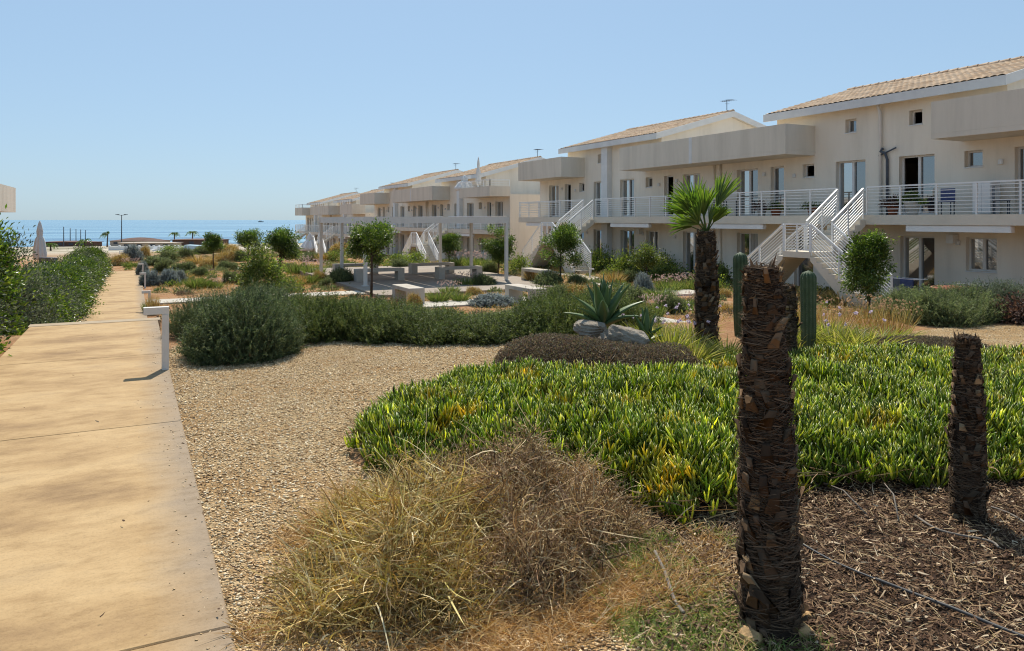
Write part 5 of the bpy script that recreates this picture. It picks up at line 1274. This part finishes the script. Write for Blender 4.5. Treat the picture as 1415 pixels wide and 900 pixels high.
    # pilaster or pipes at the unit centres
    for u, c in enumerate(cs):
        if style == 0 and u == 0:
            d = MB(); d.tube([(-.3, c, ZE - .1), (-.1, c, ZE - .45), (-.08, c, 3.125)], .055, 10); d.build('downpipe', M['grey_pipe'], root, True)
            d = MB(); d.tube([(-.08, c - .28, 3.125), (-.08, c - .28, 5.2), (-.1, c - .2, 5.45), (-.1, c + .0, 5.5), (-.1, c - .12, 5.62)], .05, 10); d.tube([(-.1, c + .05, 5.35), (-.1, c - .65, 5.6)], .03, 8); d.build('vent_pipe', M['dark_metal'], root, True)
        else:
            d = MB(); d.cbox(-.35, -.002, c + .1, c + .72, -.5, ZS0 - .003, .01); d.cbox(-.35, -.002, c + .1, c + .72, ZS1 + .003, ZE + .02, .01); d.build('pilaster', M['white_trim'] if style == 0 else M['white_trim'], root)
        for dy, z in ((-2.9, 2.1), (2.75, 2.1), (-4.3, 4.75), (4.1, 4.75), (-5.75, 4.9), (5.8, 4.9), (-5.6, 2.0)):
            l_ = MB(); l_.cbox(-.09, -.002, c + dy - .07, c + dy + .07, z, z + .16, .015); l_.build('wall_lamp', M['white_trim'], root)
        for dy in (-3.6, 6.2) if style == 0 else (-3.6,):
            aw = MB(); aw.cbox(-1.66, -1.42, c + dy - 1.9, c + dy + 1.5, ZS0 - .22, ZS0 - .003, .03); aw.build('awning_case', M['awning'], root)
        if style == 0:
            for dy, z in ((-2.6, 2.45),):
                a_ = MB(); a_.box(-.3, -.002, c + dy - .3, c + dy - .05, z - .3, z); a_.build('vent_box', M['white_trim'], root)
    return root
block(9.65, 0., 'nearest apartment block with white railed balcony and double stairs', 2, 0)
block(49.2, .9, 'middle apartment block seen past the pergola', 2, 1)
block(88.0, 1.95, 'furthest apartment block next to the sea', 2, 2)

def left_house():
    e = tag(empty('flat_roofed_house', (0, 0, 0)), 'beige terrace house corner at the left edge of the view', 'house')
    w = MB(); w.box(-18, -8.4, 34, 53.6, -1.8, 2.05); w.build('wall', M['plaster'], e)
    p = MB(); p.box(-18, -6.4, 34, 53.8, 2.055, 2.3)
    p.box(-6.56, -6.4, 34, 53.8, 2.303, 3.54); p.box(-18, -6.562, 53.64, 53.8, 2.303, 3.54); p.build('terrace_parapet', M['parapet'], e)
    for y in (38, 44, 49):
        f = MB(); f.box(-8.46, -8.402, y, y + 1.6, -1.2, .9); f.build('glazed_door', M['frame'], e)
        g = MB(); g.box(-8.468, -8.462, y + .08, y + 1.52, -1.1, .82); g.build('pane', M['glass'], e)
left_house()

# ================================================================== TERRACE FURNITURE AND SMALL THINGS
def closed_parasol(n, s, z, h, r, label, flare=.0):
    e = tag(empty('closed_parasol', (n, s, z)), label, 'parasol', 'folded white parasols')
    b = MB(); b.tube([(0, 0, 0), (0, 0, h)], .028, 8); b.lathe([(.25, 0), (.25, .06), (.05, .08)], 16); b.build('pole', M['white_metal'], e)
    b = MB(); rings = []
    for i in range(16):
        t = i / 15; z_ = h * (.28 + .72 * t); rr = r * ((1 - t) ** .7 * (1 + flare * (1 - t)) + .05) * (1 - .35 * math.exp(-((t - .62) / .06) ** 2))
        if t < .15: rr *= .75 + 1.6 * t
        rings.append([(rr * (1 + .22 * math.cos(8 * a + .4 * i * .1)) * math.cos(a), rr * (1 + .22 * math.cos(8 * a)) * math.sin(a), z_) for a in [2 * math.pi * k / 32 for k in range(32)]])
    b.loft(rings); b.build('canopy', M['fabric_white'], e, True)
n_, s_ = site(55, 40); closed_parasol(n_, s_, tz(n_, s_), 2.95, .30, 'folded white parasol over the left hedge')
n_, s_ = site(428, 95); closed_parasol(n_, s_, tz(n_, s_), 3.2, .62, 'flared white parasol before the furthest block', 1.1)
n_, s_ = site(441, 96); closed_parasol(n_, s_, tz(n_, s_), 3.2, .4, 'second white parasol before the furthest block', .4)
closed_parasol(23.9, 52.5, -2.25 + 6.35 - .6, 3.0, .22, 'tall folded parasol on the middle block roof terrace')
closed_parasol(23.9, 55.2, -2.25 + 6.35 - .6, 1.75, .5, 'short flared parasol on the middle block roof terrace', .8)

def sofa(n, s, z, rz, label):
    e = tag(empty('garden_sofa', (n, s, z), rz), label, 'sofa')
    b = MB(); b.cbox(-.4, .4, -.7, .7, .12, .4, .03); b.build('seat', M['fabric_white'], e)
    b = MB(); b.cbox(-.4, -.22, -.7, .7, .402, .85, .03); b.build('backrest', M['fabric_grey'], e)
    for y in (-.64, .64):
        b = MB(); b.cbox(-.2, .4, y - .06, y + .06, .402, .62, .02); b.build('armrest', M['fabric_grey'], e)
    for x in (-.35, .35):
        for y in (-.65, .65):
            b = MB(); b.box(x - .03, x + .03, y - .03, y + .03, 0, .118); b.build('leg', M['dark_metal'], e)
n_, s_ = site(75, 37.5); sofa(n_, s_, tz(n_, s_) + .22, .6, 'grey and white garden sofa behind the left hedge')

def bowl(n, s, z):
    b = MB(); o = [(.12, 0), (.22, .05), (.36, .16), (.42, .26), (.44, .27), (.44, .30), (.41, .30), (.37, .24), (.2, .19), (.03, .18)]
    b.lathe(o, 32); tag(b.build('clay_bowl', M['terracotta_pot'], None, True, (n, s, z)), 'wide shallow clay bowl among the bushes before the window', 'planter')
n_, s_ = site(1323, 13.6); bowl(n_, s_, EYE - 116 * 13.6 / FPX)
for k_ in (0,):
    b = MB(); b.cbox(-.2, .2, -.2, .2, -.3, EYE - 118 * 13.6 / FPX - tz(n_, s_) + .0, .02); tag(b.build('bowl_pedestal', M['concrete'], None, False, (n_, s_, tz(n_, s_))), 'concrete pedestal carrying the clay bowl', 'pedestal')

def drying_rack(n, s, z, label, cloths, rz=0):
    e = tag(empty('drying_rack', (n, s, z), rz), label, 'drying rack', 'laundry racks outside the ground floor')
    b = MB()
    for x in (-.28, .28):
        for y in (-.7, .7): b.bar((x, y * .6, 0), (-x * .6, y * .6, .95), .02)
    for k in range(6): b.bar((-.28 + k * .112, -.8, .95), (-.28 + k * .112, .8, .95), .008)
    b.bar((-.28, -.8, .95), (.28, -.8, .95), .016); b.bar((-.28, .8, .95), (.28, .8, .95), .016); b.build('frame', M['white_metal'], e)
    for (x, y, w, h, m) in cloths:
        g = MB(); rings = []
        for k in range(9):
            t = k / 8 * 2 - 1; zz = .965 - abs(t) ** 1.5 * h; xx = x + t * .05 + .01 * math.sin(5 * t)
            rings.append([(xx - .004, y, zz), (xx - .004, y + w, zz), (xx + .004, y + w, zz + .004), (xx + .004, y, zz + .004)])
        g.loft(rings); o = g.build('cloth', M[m], None, False, (n, s, z), rz)
        nm = {'fabric_blue': 'dark blue', 'fabric_white': 'white', 'fabric_grey': 'grey'}[m]
        o.name = 'cloth'; tag(o, '%s cloth hanging on the %s' % (nm, label), 'laundry')
drying_rack(22.6, 13.1, -1.3, 'drying rack at the right wall edge', [(-.15, -.55, .4, .3, 'fabric_grey'), (.1, -.1, .5, .35, 'fabric_white')])
drying_rack(22.9, 16.2, -1.3, 'drying rack by the glazed garden door', [(-.15, -.6, .45, .3, 'fabric_blue'), (.1, .0, .5, .35, 'fabric_grey')])

# balcony things of the nearest block
BZ = -1.35 + 3.12
def pot_plant(n, s, z, label, r=.2, h=.34, mat='white_trim', kind=0):
    e = tag(empty('potted_plant', (n, s, z)), label, 'potted plant', 'plants on the balcony')
    b = MB(); b.lathe([(r * .7, 0), (r, h), (r * 1.06, h), (r * 1.06, h + .03), (r * .9, h + .03), (r * .85, h - .03), (.01, h - .03)], 20); b.build('pot', M[mat], e, True)
    me = leafy_mesh('foliage', r * 1.6, r * 1.6, r * 1.5, 600, M['citrus' if kind == 0 else 'redleaf'], .09, 14, .07, True)
    link('foliage', me, e, (0, 0, h - .02))
pot_plant(24.0, 16.5, BZ, 'plant in a wide white pot on the near balcony', .26, .42)
pot_plant(24.1, 17.3, BZ, 'reddish plant in a clay pot on the near balcony', .2, .34, 'terracotta_pot', 1)
pot_plant(24.2, 20.9, BZ, 'dark plant in a clay pot left of the stair head', .2, .3, 'terracotta_pot')
pot_plant(24.0, 22.6, BZ, 'low plant in a clay pot behind the balcony railing', .22, .24, 'terracotta_pot')
pot_plant(24.0, 23.4, BZ, 'reddish plant in a white pot behind the balcony railing', .2, .26, 'white_trim', 1)
b = MB(); b.cbox(-.25, .25, -.3, .3, .03, 1.05, .015)
cab = tag(b.build('storage_cabinet', M['white_trim'], None, False, (24.6, 14.35, BZ)), 'white storage cabinet on the near balcony by the door', 'cabinet')
b = MB(); b.box(-.262, -.252, -.28, -.005, .06, 1.02); b.box(-.262, -.252, .005, .28, .06, 1.02); b.build('cabinet_door', M['white_metal'], cab)
def chair(n, s, z, rz, label, mat):
    e = tag(empty('balcony_chair', (n, s, z), rz), label, 'chair', 'chairs on the balcony')
    b = MB(); b.cbox(-.22, .22, -.22, .22, .42, .46, .01); b.build('seat', M[mat], e)
    b = MB(); b.cbox(.19, .22, -.22, .22, .462, .88, .01); b.build('backrest', M[mat], e)
    for x in (-.19, .19):
        for y in (-.19, .19):
            b = MB(); b.box(x - .015, x + .015, y - .015, y + .015, 0, .418); b.build('leg', M['dark_metal'], e)
chair(24.0, 15.3, BZ, .3, 'blue chair on the near balcony', 'fabric_blue')
chair(24.1, 13.6, BZ, 2.2, 'grey chair at the right end of the near balcony', 'fabric_grey')
def table(n, s, z, label):
    e = tag(empty('balcony_table', (n, s, z)), label, 'table'); b = MB(); b.cbox(-.35, .35, -.45, .45, .7, .73, .01); b.build('tabletop', M['wood_dark'], e)
    for x in (-.3, .3):
        for y in (-.4, .4):
            b = MB(); b.box(x - .02, x + .02, y - .02, y + .02, 0, .698); b.build('leg', M['dark_metal'], e)
table(24.0, 25.6, BZ, 'dark table on the balcony behind the fan palm')

# hoses and sticks in the mulch
def hose(name, pts, r, mat, label):
    b = MB(); P = []
    for px, py in pts:
        Y = 1.6 * FPX / (py - HZ); n, s = site(px, Y); P.append((n, s, .012 + random.uniform(0, .008)))
    fine = []
    for i in range(len(P) - 1):
        p0, p1, p2, p3 = [Vector(P[max(0, min(len(P) - 1, i + k))]) for k in (-1, 0, 1, 2)]
        for k in range(8):
            t = k / 8; fine.append(.5 * ((2 * p1) + (p2 - p0) * t + (2 * p0 - 5 * p1 + 4 * p2 - p3) * t * t + (3 * p1 - p0 - 3 * p2 + p3) * t ** 3))
    fine.append(Vector(P[-1])); b.tube(fine, r, 8)
    return tag(b.build(name, M[mat], None, True), label, 'hose')
hose('drip_hose', [(1210, 806), (1262, 824), (1320, 848), (1370, 868), (1440, 897)], .007, 'hose', 'black drip hose crossing the mulch at the lower right')
hose('drip_hose', [(1100, 752), (1150, 780), (1215, 808)], .005, 'hose', 'thin dark drip hose beside the largest stump')
hose('drip_hose', [(1265, 716), (1300, 738), (1365, 752), (1380, 760)], .006, 'grey_hose', 'weathered grey hose left of the slim stump')
hose('drip_hose', [(1370, 704), (1400, 716), (1440, 742)], .006, 'grey_hose', 'weathered grey hose right of the slim stump')
hose('drip_hose', [(905, 768), (920, 800), (932, 834), (945, 852)], .008, 'grey_hose', 'bent grey hose end in the short grass')
def stick(px, py, px2, py2, z2, label, r=.005):
    n, s = site(px, 1.6 * FPX / (py - HZ)); Y2 = (1.6 - z2) * FPX / (py2 - HZ); n2, s2 = site(px2, Y2)
    b = MB(); m = ((n + n2) / 2 + .02, (s + s2) / 2, z2 * .6 + .03); b.tube([(n, s, 0), m, (n2, s2, z2)], [r, r * .8, r * .5], 6)
    tag(b.build('fallen_stick', M['grey_hose'], None, True), label, 'stick')
stick(1198, 712, 1130, 664, .03, 'thin pale stick at the ice plant edge right of the largest stump')
stick(1242, 720, 1222, 668, .05, 'upright pale stick at the ice plant edge')
stick(640, 830, 690, 770, .10, 'pale bent stick in front of the dry grass clump', .004)

# ================================================================== BEACH
def lamp_post(px, Y, h):
    n, s = site(px, Y); e = tag(empty('street_lamp', (n, s, tz(n, s)), -TH), 'tall double armed street lamp on the seafront', 'street lamp')
    b = MB(); b.tube([(0, 0, 0), (0, 0, h)], [.16, .09], 10); b.build('pole', M['dark_metal'], e)
    for sg in (-1, 1):
        b = MB(); b.bar((0, 0, h - .1), (sg * 1.2, 0, h + .05), .1); b.box(min(sg * .7, sg * 1.6), max(sg * .7, sg * 1.6), -.2, .2, h + .06, h + .2); b.build('lamp_head', M['dark_metal'], e)
lamp_post(168, 205, 8.6)
for i, (px, Y, h, lab) in enumerate([(88, 200, 5.3, 'leftmost and tallest of the five seafront poles'), (97, 208, 5.0, 'second seafront pole from the left'), (105, 216, 4.9, 'middle one of the five seafront poles'), (111.5, 223, 4.9, 'fourth seafront pole from the left'), (118, 230, 5.0, 'rightmost of the five seafront poles')]):
    n, s = site(px, Y); b = MB(); b.tube([(0, 0, 0), (0, 0, h)], [.13, .09], 8); b.lathe([(.12, h), (.12, h + .1), (.02, h + .16)], 8); b.box(-.3, .3, -.3, .3, -.3, .05)
    tag(b.build('seafront_pole', M['dark_metal'], None, False, (n, s, tz(n, s))), 'slim dark pole, ' + lab, 'pole', 'poles along the seafront')

def beach_palm(px, Y, h, label, lean=(0, 0), wind=0., fl=2.0, nf=14):
    n, s = site(px, Y); e = tag(empty('beach_palm', (n, s, tz(n, s))), label, 'palm tree', 'palms on the seafront')
    r = np.array([CT, -ST, 0]); top = r * lean[0] + np.array([0, 0, h])
    b = MB(); b.tube([(0, 0, -.2), tuple(r * lean[0] * .3 + np.array([0, 0, h * .5])), tuple(top)], [.2, .15, .13], 10); b.build('trunk', M['bark'], e, True)
    lb = NP()
    for i in range(nf):
        a = i * 2.4; d = np.array([math.cos(a), math.sin(a), .55 + .4 * math.sin(i)]) + r * wind; d /= np.linalg.norm(d)
        m = 40; t = np.linspace(.1, 1, m); ctr = top[None] + d[None] * (fl * t)[:, None] + np.array([0, 0, -.75])[None] * (fl * t * t)[:, None]
        sd = np.cross(d, [0, 0, 1.]); sd /= np.linalg.norm(sd); sg = np.where(np.arange(m) % 2, 1, -1)[:, None]
        blades(lb, ctr, unit(sd[None] * sg + d[None] * .6 + np.array([[0, 0, -.3]])), .5 * (1.1 - t * .6), .09, np.repeat([[0, 0, -.4]], m, 0), 2)
        blades(lb, top[None], d[None], fl, .08, np.array([[0, 0, -.75]]), 6)
    link('crown', lb.mesh('crown', M['citrus']), e)
beach_palm(148, 190, 3.4, 'windblown beach palm at the end of the walk', (.2, 0), -1.1)
beach_palm(116, 185, 1.6, 'low drooping beach palm left of the walk', (.3, 0), -.7, 2.6)
beach_palm(241, 195, 3.4, 'upright beach palm left of the pair before the sea', (0, 0), 0, 1.5)
beach_palm(266, 195, 3.6, 'spreading beach palm right of the pair before the sea', (0, 0), 0, 1.9)
beach_palm(70, 150, 1.3, 'low spiky palm beside the folded parasol', (0, 0), 0, 1.6)

def shack(px0, px1, Y, h, label, wall, roof, depth=5., hump=.5):
    n0, s0 = site(px0, Y); n1, s1 = site(px1, Y); L = math.hypot(n1 - n0, s1 - s0)
    e = tag(empty('beach_building', ((n0 + n1) / 2, (s0 + s1) / 2, tz((n0 + n1) / 2, (s0 + s1) / 2)), math.atan2(s1 - s0, n1 - n0)), label, 'building', 'low buildings on the beach')
    b = MB(); b.box(-L / 2, L / 2, 0, depth, -.6, h); b.build('wall', M[wall], e)
    b = MB(); k = 12; rg = []
    for i in range(k + 1):
        x = -L / 2 - .3 + (L + .6) * i / k; z = h + .12 + hump * math.sin(math.pi * i / k); rg.append([(x, -.4, h + .005), (x, -.4, h + .1), (x, depth / 2, z), (x, depth + .4, h + .1), (x, depth + .4, h + .005)])
    b.loft(rg); b.build('roof', M[roof], e)
    for i in range(max(1, int(L / 3))):
        x = -L / 2 + 1 + i * 3; g = MB(); g.box(x, x + 1.2, -.03, -.003, h * .35, h * .8); g.build('window', M['dark_metal'], e)
shack(152, 222, 212, 1.3, 'long beach bar with humped dark brown roof', 'shack_wall', 'brown_roof', 6, .9)
shack(165, 240, 170, 1.15, 'long low pale pink beach building', 'shack_wall', 'shack_wall', 4, .15)
shack(238, 305, 178, 1.7, 'brown beach building below the two beach palms', 'brown_roof', 'brown_roof', 5, .2)
shack(60, 130, 205, 1.2, 'dark low hut row left of the walk', 'brown_roof', 'brown_roof', 4, .3)
for px, Y, w, lab in ((205, 150, 16, 'long white terrace wall facing the beach'), (255, 140, 12, 'white terrace wall below the beach palms'), (262, 118, 7, 'white low wall near the garden end')):
    n, s = site(px, Y); b = MB(); b.cbox(-w / 2, w / 2, -.2, .2, -.4, .75, .03)
    for i in range(int(w / 2)): b.cbox(-w / 2 + i * 2, -w / 2 + i * 2 + .3, -.26, .26, -.4, .95, .03)
    tag(b.build('terrace_wall', M['awning'], None, False, (n, s, tz(n, s)), -TH), lab, 'wall', 'white walls by the beach')
def lounger(px, Y, lab):
    n, s = site(px, Y); e = tag(empty('beach_lounger', (n, s, tz(n, s) + .0), -TH), lab, 'lounger', 'white loungers by the beach')
    b = MB(); b.cbox(-.35, .35, -.9, .5, .3, .38, .02); b.build('seat', M['fabric_white'], e)
    b = MB(); b.prism([(-.9 + 1.4, .38), (1.0, .85), (.95, .9), (.45, .42)], -.35, .35, 'x'); b.build('backrest', M['fabric_white'], e)
    for x in (-.3, .3):
        for y in (-.8, .4):
            b = MB(); b.box(x - .03, x + .03, y - .03, y + .03, 0, .298); b.build('leg', M['white_metal'], e)
for i, (px, Y, lab) in enumerate([(212, 130, 'white lounger before the white terrace wall'), (232, 128, 'white lounger right of the brown clipped bush'), (245, 132, 'white lounger left of the blue beach tent'), (288, 125, 'white lounger near the left lollipop tree'), (310, 128, 'white lounger right of the left lollipop tree'),
                                  (172, 110, 'white lounger at the end of the walk'), (182, 112, 'second white lounger at the end of the walk')]): lounger(px, Y, lab)
n, s = site(270, 112); b = MB(); b.prism([(-1.4, 0), (1.4, 0), (1.25, 1.1), (-1.25, 1.2)], -1., 1., 'y')
M['tent'] = surf_mat('tent_cloth', [(.45, .62, .70), (.55, .70, .76)], 2, .8, .05)
tag(b.build('beach_tent', M['tent'], None, False, (n, s, tz(n, s)), -TH), 'pale blue beach tent beyond the dark round shrub', 'tent')

def boat(px, Y):
    n, s = site(px, Y); e = tag(empty('motor_boat', (n, s, -6.4), .4), 'tiny boat far out on the sea', 'boat')
    b = MB(); b.loft([[(-9 * k, -3 * k2, z), (9 * k, -3 * k2, z), (13 * k, 0, z), (9 * k, 3 * k2, z), (-9 * k, 3 * k2, z)] for k, k2, z in ((.85, .7, -.5), (1, 1, 2.5))]); b.build('hull', M['dark_metal'], e)
    b = MB(); b.cbox(-4, 3, -2, 2, 2.51, 6, .3); b.build('cabin', M['white_trim'], e)
boat(360, 2600)

# ================================================================== LIGHT, SKY, CAMERA
SAZ, SEL = TH - R(5), R(54)                 # sun ahead of the camera, slightly left; azimuth measured from +y towards +x
sd = Vector((math.sin(SAZ) * math.cos(SEL), math.cos(SAZ) * math.cos(SEL), math.sin(SEL)))
L = bpy.data.lights.new('sun', 'SUN'); L.energy = 2.4; L.angle = R(.53); L.color = (1, .94, .84)
lo = bpy.data.objects.new('sun', L); col.objects.link(lo); lo.rotation_euler = (-sd).to_track_quat('-Z', 'Y').to_euler()
w = bpy.data.worlds.new('World'); sc.world = w; w.use_nodes = True; nt = w.node_tree
bg = nt.nodes['Background']; sky = nt.nodes.new('ShaderNodeTexSky'); sky.sky_type = 'NISHITA'; sky.sun_disc = False
sky.sun_elevation = SEL; sky.sun_rotation = SAZ; sky.air_density = 1.0; sky.dust_density = .6; sky.ozone_density = 1.6; sky.altitude = 0
gm = nt.nodes.new('ShaderNodeGamma'); gm.inputs['Gamma'].default_value = .36      # evens out the very bright band round the sun and the horizon
tn = nt.nodes.new('ShaderNodeMix'); tn.data_type = 'RGBA'; tn.blend_type = 'MULTIPLY'; tn.inputs[0].default_value = 1; tn.inputs[7].default_value = (.76, 1.0, 1.24, 1)
nt.links.new(sky.outputs['Color'], gm.inputs['Color']); nt.links.new(gm.outputs['Color'], tn.inputs[6]); nt.links.new(tn.outputs[2], bg.inputs['Color'])
bg.inputs['Strength'].default_value = .142

cam = bpy.data.cameras.new('camera'); co = bpy.data.objects.new('camera', cam); col.objects.link(co)
co.location = (0, 0, EYE); co.rotation_euler = (R(90), 0, -TH)
cam.sensor_width = 36; cam.lens = 36 * FPX / 1415; cam.shift_y = -(450 - HZ) / 1415; cam.clip_end = 100000; cam.clip_start = .05
sc.camera = co
vs = sc.view_settings; vs.view_transform = 'Standard'; vs.look = 'None'; vs.gamma = 1; vs.exposure = 1.2; vs.use_curve_mapping = False
sc.cycles.max_bounces = 6; sc.cycles.diffuse_bounces = 4; sc.cycles.transparent_max_bounces = 4; sc.cycles.caustics_reflective = False; sc.cycles.caustics_refractive = False
sc.cycles.use_denoising = True; sc.cycles.denoising_prefilter = 'ACCURATE'; sc.cycles.filter_width = 1.1
